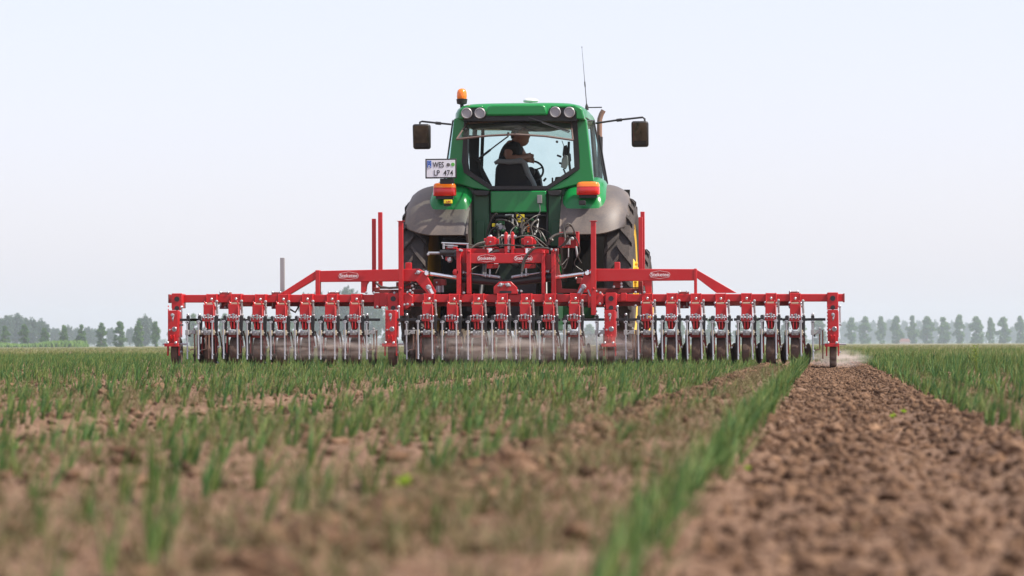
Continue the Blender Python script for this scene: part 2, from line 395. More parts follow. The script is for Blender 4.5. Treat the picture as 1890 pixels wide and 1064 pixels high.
# ------------------------------------------------------------------ crops
def blades(px, py, pz, h, lean, dirn, wid, seg=4, sides=3, curl=.6):
    """vectorised tapering curved leaves; one leaf for every entry"""
    n = len(px); t = np.linspace(0, 1, seg + 1)
    bend = lean[:, None] * (t[None, :] ** 1.7 * curl + t[None, :] * (1 - curl))
    cx = px[:, None] + np.cos(dirn)[:, None] * bend * h[:, None]
    cy = py[:, None] + np.sin(dirn)[:, None] * bend * h[:, None]
    cz = pz[:, None] + h[:, None] * (t[None, :] - .28 * lean[:, None] * t[None, :] ** 2.2)
    r = wid[:, None] * (1 - t[None, :]) ** .7 * (.75 + .7 * np.sin(np.pi * t[None, :] ** .7)) + .0002
    a0 = rng.uniform(0, 6.28, n)
    ang = a0[:, None, None] + np.arange(sides)[None, None, :] * 2 * np.pi / sides
    V = np.stack([cx[:, :, None] + r[:, :, None] * np.cos(ang), cy[:, :, None] + r[:, :, None] * np.sin(ang), np.repeat(cz[:, :, None], sides, 2)], -1).reshape(-1, 3)
    i = np.arange(seg)[:, None] * sides + np.arange(sides)[None, :]; j = np.arange(seg)[:, None] * sides + (np.arange(sides)[None, :] + 1) % sides
    q = np.stack([i, j, j + sides, i + sides], -1).reshape(-1, 4)
    F = (q[None] + (np.arange(n) * (seg + 1) * sides)[:, None, None]).reshape(-1, 4)
    return V, F
def plant_positions():
    out = []
    for (x, bed, k) in ROWS:
        y0 = max(2.6, abs(x) / (.30 if x < 0 else .105) - 2); y1 = 75
        if y0 > y1: continue
        dens = .056 if (bed == 0 and k == 0) else .084
        pr = 1.0 if (bed == 0 and k == 0) else .10 if (bed == 0 and k == 1) else .86
        n = int((y1 - y0) / dens); Y = y0 + (np.arange(n) + rng.uniform(0, 1, n)) * dens
        gap = vn(Y * .9 + x * 7, Y * 0 + x * 3, 12) + .3 * vn(Y * 4, Y * 0 + x * 9, 13)
        p = pr * (1 if pr == 1 else np.clip(.80 + 1.1 * gap, .15, 1)) * np.where((Y < 14) & (bed >= 0) & ~((bed == 0) & (k == 0)), .9, np.where((bed == 0) & (k == 0), 1, .80))
        keep = rng.random(n) < p; Y = Y[keep]; X = x + rng.normal(0, .018 if k or bed else .014, len(Y))
        hh = rng.normal(1, .2, len(Y)) * (.112 if (bed == 0 and k == 0) else .125 if bed < 0 else .100 if k != 1 or bed else .08)
        if bed >= 0 and not (bed == 0 and k == 0): hh = hh * np.clip(.98 + Y / 200, .6, 1.1)
        else: hh = hh * np.clip(.75 + Y / 60, .6, 1.15)
        out.append(np.stack([X, Y, np.clip(hh, .045, .19), np.full(len(Y), 1.0 if (bed == 0 and k == 0) else 2.0 if bed < 0 else 0.0)], -1))
    return np.concatenate(out)
PL = plant_positions()
inv = (PL[:, 0] / PL[:, 1] < .064) & (PL[:, 0] / PL[:, 1] > -.26)
PL = PL[inv | (PL[:, 1] > 5)]
inv = (PL[:, 0] / PL[:, 1] < .064) & (PL[:, 0] / PL[:, 1] > -.26)
order = np.argsort(np.where(inv, PL[:, 1] / PL[:, 2], 1e6)); PL = PL[order]
NEAR, FAR = PL[:300], PL[300:]
def onion_blades(n_per, X, Y, Z, h, seg, sides, wid):
    bx = np.repeat(X, n_per) ; by = np.repeat(Y, n_per); bz = np.repeat(Z, n_per); n = len(bx)
    hh = np.repeat(h, n_per) * rng.uniform(.6, 1.1, n); lean = np.clip(rng.normal(.32, .2, n), .02, .95)
    d = rng.normal(.1, 1.0, n)        # wind presses the leaves to the right
    d = np.where(rng.random(n) < .2, rng.uniform(0, 6.28, n), d)
    return blades(bx + rng.normal(0, .004, n), by + rng.normal(0, .004, n), bz - .006, hh, lean, d, rng.uniform(.7, 1.15, n) * wid, seg, sides)
variants = []
for i in range(14):
    k = int(rng.integers(4, 7)); V, F = onion_blades(k, np.zeros(1), np.zeros(1), np.zeros(1), np.array([1.0]) * .14, 7, 6, .0026)
    me = fast_mesh('onion_plant', V, F); me.polygons.foreach_set('use_smooth', np.ones(len(F), dtype=bool)); me.materials.append(M['onion']); variants.append(me)
for (x, y, h, kind) in NEAR:
    o = bpy.data.objects.new('onion_plant', variants[int(rng.integers(14))]); COL.objects.link(o)
    o.location = (x, y, float(zf(x, y)) - .003); s = h / .14; o.scale = (s * 1.0, s * 1.0, s); o.rotation_euler = (0, 0, rng.normal(0, .25))
    if kind == 1: tag(o, 'young green onion plant in the dense single row beside the bare wheel track', 'onion plant', 'onion plants of the dense row beside the bare track')
    elif kind == 2: tag(o, 'young green onion plant in the near rows right of the bare wheel track', 'onion plant', 'near onion plants right of the bare track')
    else: tag(o, 'blurred young onion plant in the sparse rows of the left foreground', 'onion plant', 'onion plants of the sparse rows in the left foreground')
def crop_stuff():
    X, Y, h = FAR[:, 0], FAR[:, 1], FAR[:, 2]; Vs, Fs = [], []; b = 0
    for lo, hi, k, seg, sd, wd in ((0, 16, 5, 5, 4, .0028), (16, 38, 4, 4, 3, .0034), (38, 80, 3, 2, 3, .0045)):
        m = (Y >= lo) & (Y < hi)
        V, F = onion_blades(k, X[m], Y[m], zf(X[m], Y[m]), h[m], seg, sd, wd); Vs.append(V); Fs.append(F + b); b += len(V)
    # the field beyond, coarser
    V, F = np.concatenate(Vs), np.concatenate(Fs)
    me = fast_mesh('onion_rows', V, F); me.polygons.foreach_set('use_smooth', np.ones(len(F), dtype=bool)); me.materials.append(M['onion'])
    o = bpy.data.objects.new('onion_rows', me); COL.objects.link(o); tag(o, 'rows of young green onion plants leaning in the wind across the field', 'crop', kind='stuff')
    Vs, Fs, b = [], [], 0
    n = 7000; Y2 = 42 + rng.random(n) * 60; X2 = rng.uniform(-.02, .11, n) * Y2
    V, F = onion_blades(3, X2, Y2, zf(X2, Y2), rng.uniform(.09, .17, n), 2, 3, .008); Vs.append(V); Fs.append(F + b); b += len(V)
    n = 16000; Y2 = 78 + rng.random(n) ** 1.6 * 260; X2 = rng.uniform(-.30, .11, n) * Y2
    V, F = onion_blades(3, X2, Y2, zf(X2, Y2), rng.uniform(.09, .17, n), 2, 3, .013); Vs.append(V); Fs.append(F + b)
    V, F = np.concatenate(Vs), np.concatenate(Fs)
    me = fast_mesh('far_crop', V, F); me.polygons.foreach_set('use_smooth', np.ones(len(F), dtype=bool)); me.materials.append(M['farcrop'])
    o = bpy.data.objects.new('far_crop', me); COL.objects.link(o); tag(o, 'pale yellow green crop of the field beyond the hoe', 'crop', kind='stuff')
crop_stuff()
def dry_stuff():
    X, Y = wedge(12500, 2.4, 32, 1.35); keep = bare(X) < .3; X, Y = X[keep], Y[keep]
    pat = vn(X * 2.2, Y * 1.1, 30) + rng.normal(0, .12, len(X)); X, Y = X[pat > -.16], Y[pat > -.16]
    n2 = 450; Y2 = rng.uniform(2.6, 30, n2); X2 = X0 - ROW + rng.normal(0, .04, n2)
    X, Y = np.concatenate([X, X2]), np.concatenate([Y, Y2])
    k = 8; bx = np.repeat(X, k) + rng.normal(0, .013, len(X) * k); by = np.repeat(Y, k) + rng.normal(0, .013, len(X) * k); n = len(bx)
    V, F = blades(bx, by, zf(bx, by) - .002, rng.uniform(.018, .065, n), rng.uniform(.2, 1.3, n), rng.uniform(0, 6.28, n), rng.uniform(.0007, .0015, n), 3, 3)
    me = fast_mesh('seedling_grass', V, F); me.materials.append(M['dry'])
    o = bpy.data.objects.new('seedling_grass', me); COL.objects.link(o); tag(o, 'fine olive and straw coloured grass between the crop rows', 'grass', kind='stuff')
dry_stuff()
def weed(px, py, size_px, label, tall=False):
    d = CAM_H * FPX / (py - 634); p = P(px, py, d); sc = size_px / FPX * d
    z0 = float(zf(p.x, p.y)); root = empty('weed', (p.x, p.y, z0)); tag(root, label, 'weed', 'weeds in the field')
    st, lf = MB(), []
    H = sc if not tall else sc * 2.6
    st.tube([(0, 0, -.005), (H * .05, 0, H * .4), (H * .02, 0, H * .7)], [sc * .04, sc * .035, sc * .02], 6)
    m = MB(); rr = random.Random(int(px))
    for i in range(7 if not tall else 22):
        a = i * 2.4; z = H * (.15 + .25 * rr.random()) if not tall else H * (.4 + .6 * i / 22); L = sc * (.35 if not tall else .26)
        if tall: st.tube([(H * .03, 0, z * .8), (math.cos(a) * L * .6, math.sin(a) * L * .6, z)], sc * .015, 5)
        o = Vector((math.cos(a) * L * .5 if tall else 0, math.sin(a) * L * .5 if tall else 0, z)); u = Vector((math.cos(a), math.sin(a), .45)); w = Vector((-math.sin(a), math.cos(a), 0)) * L * .32; up = Vector((0, 0, L * .08))
        m.add([o, o + u * L * .35 + w + up, o + u * L * .8 + w * .8 + up, o + u * L, o + u * L * .8 - w * .8 + up, o + u * L * .35 - w + up, o + u * L * .6 - up], [(0, 1, 6), (1, 2, 6), (2, 3, 6), (3, 4, 6), (4, 5, 6), (5, 0, 6)])
    for b, nm in ((st, 'stem'), (m, 'leaf')): b.build(nm, M['tallweed' if tall else 'weed'], root, origin=Vector((0, 0, 0)))
weed(1585, 952, 28, 'blurred bright green seedling alone on the bare track at lower right')
weed(1648, 757, 22, 'yellow green seedling, left one of a close pair on the bare track')
weed(1668, 754, 20, 'yellow green seedling, right one of a close pair on the bare track')
weed(1718, 684, 16, 'bright green low weed at the foot of the right crop rows')
weed(1828, 718, 24, 'bright yellow green weed between the right crop rows')
weed(520, 748, 16, 'small yellow weed in the middle of the left field')
weed(1800, 692, 21, 'tall yellow flowering weed rising above the right crop rows', True)
weed(1380, 862, 24, 'blurred yellow green weed at the right foot of the dense green row')
weed(745, 950, 60, 'blurred yellowing tuft in the foreground below the middle of the hoe')
weed(1545, 668, 14, 'small green seedling on the bare track below the right end of the hoe')

# ------------------------------------------------------------------ trees
def tree_meshes(kind, seed):
    """unit-height crown + trunk; crown radius built in"""
    r = np.random.default_rng(seed); V, F = [], []; b = 0
    if kind == 'poplar':
        nb, wid = 46, .17; cl = []
        for i in range(nb):
            t = r.uniform(.03, 1.0); rad = wid * (math.sin(math.pi * min(1, (t * .86 + .17))) ** .6) * r.uniform(.2, 1.05)
            a = r.uniform(0, 6.28); cl.append((rad * math.cos(a), rad * math.sin(a), t, r.uniform(.045, .085)))
        per = 110; ls = .027
    else:
        nb = 70; cl = []
        for i in range(nb):
            u = r.normal(0, 1, 3); u /= np.linalg.norm(u); q = r.uniform(.35, 1) ** .6
            cl.append((u[0] * .36 * q, u[1] * .36 * q, .53 + u[2] * .43 * q, r.uniform(.06, .12)))
        per = 110; ls = .029
    for (x, y, z, s) in cl:
        n = per; u = r.normal(0, 1, (n, 3)); u /= np.linalg.norm(u, axis=1)[:, None]; c = np.array([x, y, z]) + u * (s * r.uniform(.4, 1.1, n)[:, None]) * np.array([1, 1, 1.15])
        a = r.normal(0, 1, (n, 3)); a /= np.linalg.norm(a, axis=1)[:, None]; bb = np.cross(a, r.normal(0, 1, (n, 3))); bb /= np.linalg.norm(bb, axis=1)[:, None]
        L = ls * r.uniform(.6, 1.4, n)[:, None]
        q = np.stack([c - a * L, c + bb * L * .6, c + a * L, c - bb * L * .6], 1).reshape(-1, 3); V.append(q)
        F.append(np.arange(n * 4).reshape(-1, 4) + b); b += n * 4
    cr = fast_mesh('crown', np.concatenate(V), np.concatenate(F)); cr.materials.append(M['treeg' if kind == 'poplar' else 'treed'])
    m = MB(); m.tube([(0, 0, -.02), (.004, 0, .3), (-.004, 0, .6), (0, 0, .92 if kind == 'poplar' else .75)], [.022, .017, .01, .003], 7)
    rr = random.Random(seed)
    for i in range(8):
        a = rr.uniform(0, 6.28); z = rr.uniform(.2, .7); L = .1 if kind == 'poplar' else .28
        m.tube([(0, 0, z), (math.cos(a) * L * .5, math.sin(a) * L * .5, z + L * .6), (math.cos(a) * L, math.sin(a) * L, z + L * 1.1)], [.008, .005, .002], 5)
    tr = bpy.data.meshes.new('trunk'); tr.from_pydata(m.v, [], m.f); tr.materials.append(M['bark']); return cr, tr
TV = {'poplar': [tree_meshes('poplar', 20 + i) for i in range(6)], 'broad': [tree_meshes('broad', 40 + i) for i in range(5)]}
trr = random.Random(3)
def tree(px, top, hw, Y, kind, label, group, dark=False):
    base = P(px, 634, Y); tp = P(px, top, Y); h = tp.z + .3
    root = empty('poplar_tree' if kind == 'poplar' else 'broadleaf_tree', (base.x, Y, -.1)); tag(root, label, 'tree', group)
    cr, tr = trr.choice(TV[kind]); k = .17 if kind == 'poplar' else .40
    sx = (hw / FPX * Y) / (k * 1.1); rz = trr.uniform(0, 6.28)
    for nm, me in (('crown', cr), ('trunk', tr)):
        o = bpy.data.objects.new(nm, me); COL.objects.link(o); o.parent = root; o.scale = (sx, sx, h * .96); o.rotation_euler = (0, 0, rz)
ORD = ['first', 'second', 'third', 'fourth', 'fifth', 'sixth', 'seventh', 'eighth', 'ninth', 'tenth', 'eleventh', 'twelfth', 'thirteenth', 'fourteenth', 'fifteenth', 'sixteenth', 'seventeenth', 'eighteenth', 'nineteenth', 'twentieth']
for i, (px, top, hw) in enumerate([(9, 604, 10), (44, 601, 11), (82, 607, 11), (118, 602, 10), (150, 601, 10), (187, 598, 11), (221, 596, 13), (256, 593, 11), (287, 595, 10)]):
    tree(px, top, hw, 820 + 13 * (i % 3), 'poplar', 'green narrow poplar at the left field edge, %s from the left side of the photo' % ORD[i], 'green poplars along the left field edge')
for i, (px, top, hw) in enumerate([(-12, 583, 22), (8, 582, 20), (32, 575, 26), (58, 586, 22), (76, 588, 20)]):
    tree(px, top, hw, 1300 + 25 * (i % 3), 'broad', 'hazy round tree of the wood at the far left, %s from the left side' % ORD[i], 'round trees of the wood at far left')
for i, (px, top, hw) in enumerate([(102, 603, 12), (126, 600, 13), (140, 604, 11), (163, 602, 12), (175, 606, 9), (205, 603, 11), (240, 604, 9)]):
    tree(px, top, hw, 1600 + 20 * (i % 3), 'broad', 'blue hazy tree standing behind the green poplars at left, %s from the left' % ORD[i], 'blue hazy trees behind the left poplars')
tree(268, 580, 20, 1250, 'broad', 'tall hazy round tree between two green poplars left of the hoe', 'hazy single trees behind the hoe')
for i, (px, top, hw) in enumerate([(320, 598, 12), (357, 580, 13), (384, 590, 12), (415, 581, 14), (445, 584, 14), (470, 579, 14), (500, 584, 14), (532, 578, 14)]):
    tree(px, top, hw, 1250 + 30 * (i % 4), 'poplar' if i % 2 else 'broad', 'grey green hazy tree seen through the left wing of the hoe, %s from the left' % ORD[i], 'hazy trees seen through the left wing of the hoe')
tree(578, 532, 34, 1350, 'broad', 'tall dark green round tree rising above the left wing bar', 'tall trees above the left wing of the hoe')
tree(612, 545, 30, 1380, 'broad', 'dark green tree under the left sloping arm, between two taller trees', 'tall trees above the left wing of the hoe')
tree(647, 526, 30, 1240, 'broad', 'tall light green round tree just left of the tractor above the hoe bar', 'tall trees above the left wing of the hoe')
tree(686, 548, 26, 1350, 'broad', 'round tree close to the left rear wheel of the tractor behind the hoe', 'tall trees above the left wing of the hoe')
tree(716, 566, 14, 1400, 'poplar', 'narrow hazy tree beside the left rear wheel of the tractor', 'tall trees above the left wing of the hoe')
for i, px in enumerate([790, 830, 872, 905, 960, 1000, 1046, 1088]):
    tree(px, 596 + (i * 7) % 5, 15, 1900, 'poplar', 'pale hazy tree seen under the tractor behind the dust, %s from the left' % ORD[i], 'pale trees seen under the tractor')
RT = [(1198, 590, 11), (1228, 587, 11), (1256, 591, 10), (1284, 588, 11), (1312, 586, 12), (1340, 590, 11), (1366, 588, 11), (1396, 587, 12), (1424, 590, 10), (1450, 588, 11), (1480, 591, 10), (1512, 588, 13)]
for i, (px, top, hw) in enumerate(RT):
    tree(px, top, hw, 1650 + 20 * (i % 3), 'poplar', 'pale poplar seen through the right wing of the hoe, %s from the left' % ORD[i], 'pale poplars seen through the right wing')
RT = [(1572, 588, 11), (1597, 586, 12), (1626, 585, 11), (1655, 584, 12), (1684, 584, 11), (1711, 585, 15), (1741, 586, 13), (1771, 583, 11), (1802, 586, 14), (1828, 587, 9), (1852, 585, 14), (1883, 585, 10)]
for i, (px, top, hw) in enumerate(RT):
    tree(px, top, hw, 1650 + 20 * (i % 3), 'poplar', 'hazy green poplar right of the hoe, %s from the right side of the photo' % ORD[len(RT) - 1 - i], 'hazy green poplars right of the hoe')
for i, (px, top, hw) in enumerate([(1560, 592, 11), (1584, 590, 11), (1611, 591, 11), (1640, 588, 13), (1669, 590, 11), (1698, 590, 12), (1726, 590, 12), (1757, 591, 12), (1785, 594, 9), (1870, 602, 14)]):
    tree(px, top, hw, 2900, 'broad', 'blue faint tree in the second line right of the hoe, %s from the left' % ORD[i], 'blue faint trees of the second line at right')
def far_hedge():
    n = 26000; Y = rng.uniform(2950, 3050, n); x = rng.uniform(-.29, .09, n) * Y
    top = 4.0 + 4.5 * np.clip(vn(x * .02, x * 0, 61) + .5 + .6 * vn(x * .09, x * 0, 62), 0, 1.3); z = rng.random(n) ** .8 * top - .5
    c = np.stack([x, Y, z], -1); a = rng.normal(0, 1, (n, 3)); a /= np.linalg.norm(a, axis=1)[:, None]; b = np.cross(a, rng.normal(0, 1, (n, 3))); b /= np.linalg.norm(b, axis=1)[:, None]; L = rng.uniform(.6, 1.5, n)[:, None]
    me = fast_mesh('far_hedge', np.stack([c - a * L, c + b * L * .7, c + a * L, c - b * L * .7], 1).reshape(-1, 3), np.arange(n * 4).reshape(-1, 4)); me.materials.append(M['treed'])
    o = bpy.data.objects.new('far_hedge', me); COL.objects.link(o); tag(o, 'blue hazy undergrowth along the horizon between the tree trunks', 'hedge', kind='stuff')
far_hedge()
# green bank and far roof
def tuft_strip(name, px0, px1, top, Y, label):
    a, b = P(px0, 634, Y), P(px1, 634, Y); n = 2600; x = rng.uniform(a.x, b.x, n); y = Y + rng.normal(0, 3, n); hh = (P(px0, top, Y).z + .1) * (.55 + .45 * np.clip(vn(x * .09, x * 0, 50) * 2 + .6, 0, 1)) * rng.uniform(.5, 1, n)
    V, F = blades(x, y, np.zeros(n) - .1, hh, rng.uniform(.05, .5, n), rng.uniform(0, 6.28, n), np.full(n, .28), 2, 3)
    me = fast_mesh(name, V, F); me.materials.append(M['weedbank']); o = bpy.data.objects.new(name, me); COL.objects.link(o); tag(o, label, 'grass', kind='stuff')
tuft_strip('grass_bank', -40, 152, 627, 700, 'bright green strip of tall grass at the far left field edge')
hr = P(1670, 626, 1500); house = empty('farm_building', (hr.x, 1500, -.2)); tag(house, 'tiny pale farm building with a reddish roof between the poplars at right', 'building')
m = MB(); m.box((-2.4, 2.4), (-2, 2), (0, 1.3)); m.build('wall', coat('pale_render', (.7, .55, .5), .8, .1), house, origin=Vector((0, 0, 0)))
m = MB(); m.prism([(-2.7, 1.25), (2.7, 1.25), (1.6, 2.6), (-1.6, 2.6)], -2.2, 2.2); m.build('roof', coat('pink_roof_tiles', (.5, .26, .23), .8, .1), house, origin=Vector((0, 0, 0)))

# ------------------------------------------------------------------ tractor
def text_mesh(txt, size, x, y, z, bold=0, sx=1.0):
    """flat lettering facing -Y, centred on x, z"""
    c = bpy.data.curves.new('lettering', 'FONT'); c.body = txt; c.size = size; c.align_x = 'CENTER'; c.align_y = 'CENTER'; c.extrude = .0008; c.offset = bold
    t = bpy.data.objects.new('lettering', c); COL.objects.link(t); dg = bpy.context.evaluated_depsgraph_get(); dg.update()
    me = bpy.data.meshes.new_from_object(t.evaluated_get(dg)); vs = [(x + v.co.x * sx, y - v.co.z, z + v.co.y) for v in me.vertices]
    fs = [tuple(p.vertices) for p in me.polygons]; bpy.data.objects.remove(t); bpy.data.curves.remove(c); return vs, fs
T0 = P(952, 634, 35.3); T0.z = 0
trac = empty('tractor', T0); tag(trac, 'green tractor with yellow wheels seen from behind, towing the wide red hoe', 'tractor')
AX = 35.3                                       # rear axle
def X(px, Y=AX): return P(px, 634, Y).x
def Z(py, Y=AX): return P(952, py, Y).z
def tyre(name, cx, Yc, r, w, rimr, side, lugs=22):
    """wheel whole: tyre (with lugs) > rim"""
    m = MB(); h = w / 2; rb = r - .045
    m.lathe([(rimr - .01, -h * .80), (rimr + .02, -h * .92), ((rimr + rb) / 2, -h * 1.06), (rb - .05, -h * .97), (rb - .008, -h * .80), (rb, 0), (rb - .008, h * .80), (rb - .05, h * .97), ((rimr + rb) / 2, h * 1.06), (rimr + .02, h * .92), (rimr - .01, h * .80)], (cx, Yc, r), 'X', 72)
    for s in (-1, 1):
        for i in range(lugs):
            a0 = 2 * math.pi * (i + (.5 if s > 0 else 0)) / lugs; vs = []
            for k in range(5):
                t = k / 4; xx = s * h * (-.06 + 1.04 * t); sw = .34 * t ** .85 * 1.0; aa = a0 - sw * .62 / r * .93
                ro = r - .012 * t ** 3 - (.03 if k == 4 else 0); ri = rb - .03 - (.02 if k == 4 else 0); hw = (.020 + .010 * t) / r
                for (rad, da) in ((ri, -hw * 1.5), (ro, -hw), (ro, hw), (ri, hw * 1.5)):
                    vs.append((cx + xx, Yc - rad * math.cos(aa + da), r + rad * math.sin(aa + da)))
            fs = []
            for k in range(4):
                for q in range(4): fs.append((k * 4 + q, k * 4 + (q + 1) % 4, k * 4 + 4 + (q + 1) % 4, k * 4 + 4 + q))
            fs += [(0, 1, 2, 3), (19, 18, 17, 16)]; m.add(vs, fs)
    t = m.build(name, M['rubber'], trac)
    q = MB(); d = side
    q.lathe([(rimr, -h * .80), (rimr - .03, -h * .72), (rimr - .07, -h * .3), (rimr - .07, h * .3), (rimr - .03, h * .72), (rimr, h * .80), (rimr - .005, h * .86), (rimr - .04, h * .76), (rimr - .09, h * .3), (rimr - .09, -h * .3), (rimr - .04, -h * .76), (rimr - .005, -h * .86)], (cx, Yc, r), 'X', 64)
    off = d * h * .84
    q.lathe([(rimr + .012, -d * h * .93), (rimr * .72, -d * h * .70), (rimr * .40, -d * h * .62), (rimr * .38, -d * h * .30), (rimr + .005, -d * h * .45)], (cx, Yc, r), 'X', 48)
    q.lathe([(.001, off - .02), (rimr * .35, off - .02), (rimr * .5, off - .06 * d - .02), (rimr - .075, off - .02), (rimr - .075, off + .005), (rimr * .5, off - .06 * d + .01), (rimr * .35, off + .01), (.001, off + .01)], (cx, Yc, r), 'X', 48)
    q.lathe([(.14, off), (.14, off + .03 * d), (.10, off + .06 * d), (.001, off + .06 * d)], (cx, Yc, r), 'X', 24)
    for i in range(8): a = i * math.pi / 4; q.bolt((cx + off + .0 * d, Yc + .2 * math.cos(a), r + .2 * math.sin(a)), .02, .04, 'X')
    q.build('rim', M['yellow'], t); return t
RR = .93
xl, xr = X(762, 34.5), X(1141.5, 34.5)
tyre('rear_wheel', xl, AX, RR, .30, .655, -1); tyre('rear_wheel', xr, AX, RR, .30, .655, 1)
FX = 38.0
tyre('front_wheel', xl + .03, FX, .69, .27, .44, -1, 18); tyre('front_wheel', xr + .02, FX, .69, .27, .44, 1, 18)
cxm = (xl + xr) / 2
# chassis, engine, hood, axles
m = MB(); m.box((cxm - .22, cxm + .22), (AX - .45, AX + .9), (.72, 1.25)); m.box((cxm - .20, cxm + .20), (AX + .9, FX + .5), (.66, 1.15))
m.tube([(xl + .1, AX, RR), (cxm - .3, AX, RR)], .10, 16); m.tube([(xr - .1, AX, RR), (cxm + .3, AX, RR)], .10, 16); m.lathe([(.1, -.4), (.22, -.25), (.22, .25), (.1, .4)], (cxm, AX, RR), 'X', 24)
m.build('transmission_housing', M['castgreen'], trac, .02)
m = MB(); m.box((cxm - .62, cxm + .62), (FX - .08, FX + .08), (.55, .72)); m.box((xl + .1, xl + .3), (FX - .1, FX + .1), (.52, .8)); m.box((xr - .3, xr - .1), (FX - .1, FX + .1), (.52, .8)); m.build('front_axle', M['dgreen'], trac, .02)
m = MB(); hz = 1.72
m.prism([(cxm - .40, 1.0), (cxm - .42, 1.5), (cxm - .32, hz), (cxm - .1, hz + .05), (cxm + .1, hz + .05), (cxm + .32, hz), (cxm + .42, 1.5), (cxm + .40, 1.0)], AX + 1.4, FX + .75); m.build('hood', M['green'], trac, .03)
m = MB(); m.box((cxm - .45, cxm + .45), (FX + .75, FX + 1.1), (.55, 1.0)); m.build('front_weight', M['dgreen'], trac, .03)
m = MB(); m.box((cxm - .80, cxm - .42), (AX + .75, AX + 1.7), (.62, 1.05)); m.build('fuel_tank', M['black'], trac, .05)
m = MB(); m.box((xl - .13, cxm - .42), (AX + 1.02, AX + 1.06), (.45, 2.0)); m.box((xl + .2, cxm - .24), (AX + .5, AX + 1.0), (.42, .9)); m.build('shade_fill', M['darkin'], trac)  # near-black sheet standing in for shade under the fender, plus tank block
m = MB(); m.box((cxm + .42, xr + .02), (AX + 1.02, AX + 1.06), (.66, 2.0)); m.build('shade_fill', M['darkin'], trac)  # right-hand near-black sheet, added as painted shade behind the wheel
# fenders
def fender(cx, px0, px1, side):
    x0, x1 = X(px0, 34.6), X(px1, 34.6); m = MB(); na, nu = 26, 14; vs = []; fs = []
    rad = 1.085
    for inner in (0, 1):
        for i in range(na + 1):
            a = R(29 + (150 - 29) * i / na)
            for j in range(nu + 1):
                u = j / nu; uo = u if side > 0 else 1 - u               # uo = 1 at the outer side
                drop = .0
                e = max(0, (uo - .50) / .50); drop = .15 * (1 - math.sqrt(max(0, 1 - e * e))) + (.05 * e ** 4)
                e2 = max(0, (.10 - uo) / .10); drop += .03 * e2 * e2
                lo = max(0, 1 - i / 5.0); rr = rad - drop - .05 * lo * lo - inner * .02
                aa = a + (1 - math.sqrt(max(0, 1 - e * e))) * .36 * max(0, 1 - i / 9.0)
                vs.append((x0 + (x1 - x0) * u, AX - rr * math.cos(aa), RR + rr * math.sin(aa)))
    k = (na + 1) * (nu + 1)
    for i in range(na):
        for j in range(nu):
            a = i * (nu + 1) + j; fs.append((a, a + 1, a + nu + 2, a + nu + 1)); fs.append((k + a, k + a + nu + 1, k + a + nu + 2, k + a + 1))
    for j in range(nu): fs.append((j, j + 1, k + j + 1, k + j)); q = na * (nu + 1) + j; fs.append((q, q + 1, k + q + 1, k + q))
    for i in range(na): q = i * (nu + 1); fs.append((q, q + nu + 1, k + q + nu + 1, k + q)); q += nu; fs.append((q, q + nu + 1, k + q + nu + 1, k + q))
    m.add(vs, fs)
    # inner side wall down to the axle
    xi = x0 if side > 0 else x1
    pts = [(AX - (rad - .03) * math.cos(R(29 + 121 * i / 14)), RR + (rad - .03) * math.sin(R(29 + 121 * i / 14))) for i in range(15)] + [(AX + .5, RR), (AX - .55, RR)]
    vs = [(xi - side * .0, p[0], p[1]) for p in pts] + [(xi + side * .02, p[0], p[1]) for p in pts]; n = len(pts)
    m.add(vs, [tuple(range(n)), tuple(range(2 * n - 1, n - 1, -1))] + [(i, (i + 1) % n, (i + 1) % n + n, i + n) for i in range(n)])
    return m.build('fender', M['fender'], trac)
fl = fender(cxm, 743, 868, -1); fr = fender(cxm, 1036, 1161, 1)
def hump(parent, px, w, side):
    """green painted shell over the fender that carries the tail light"""
    x0, x1 = X(px - w / 2, 34.5), X(px + w / 2, 34.5); c = (x0 + x1) / 2; hw = (x1 - x0) / 2; vs = []; fs = []; na, nu = 18, 16
    for i in range(na + 1):
        a = R(46 + 57 * i / na)
        for j in range(nu + 1):
            u = -1 + 2 * j / nu; e = abs(u) ** 5; t = min(1, i / 3.5); f = min(1, (na - i) / 2)
            rr = 1.075 + .085 * (1 - e) * (1 - (1 - t) ** 2.4) * f
            vs.append((c + hw * u * (1 - .24 * (1 - t) ** 2) * (1 - .12 * (i / na)), AX - rr * math.cos(a), RR + rr * math.sin(a)))
    for i in range(na):
        for j in range(nu): a = i * (nu + 1) + j; fs.append((a, a + 1, a + nu + 2, a + nu + 1))
    m = MB(); m.add(vs, fs); o = m.build('green_cover', M['green'], parent)
    q = MB(); zc = Z(375, 34.35); q.box((c - .035 + (0 if side > 0 else -.0), c + .035), (34.36, 34.46), (zc - .025, zc + .022)); q.build('reflector', M['black'], parent, .004)
    return o, c
hump(fl, 829, 80, -1); hump(fr, 1077, 82, 1)
m = MB(); m.pbox(819, 834, 369, 376, 34.33, .05); o = m.build('warning_sticker', M['stickeryellow'], fl, .004)
m = MB(); vs, fs = text_mesh('L/H', .03, P(827, 372, 34.3).x, 34.328, P(827, 372.6, 34.3).z, .001); m.add(vs, fs); m.build('lettering', M['red'], fl)
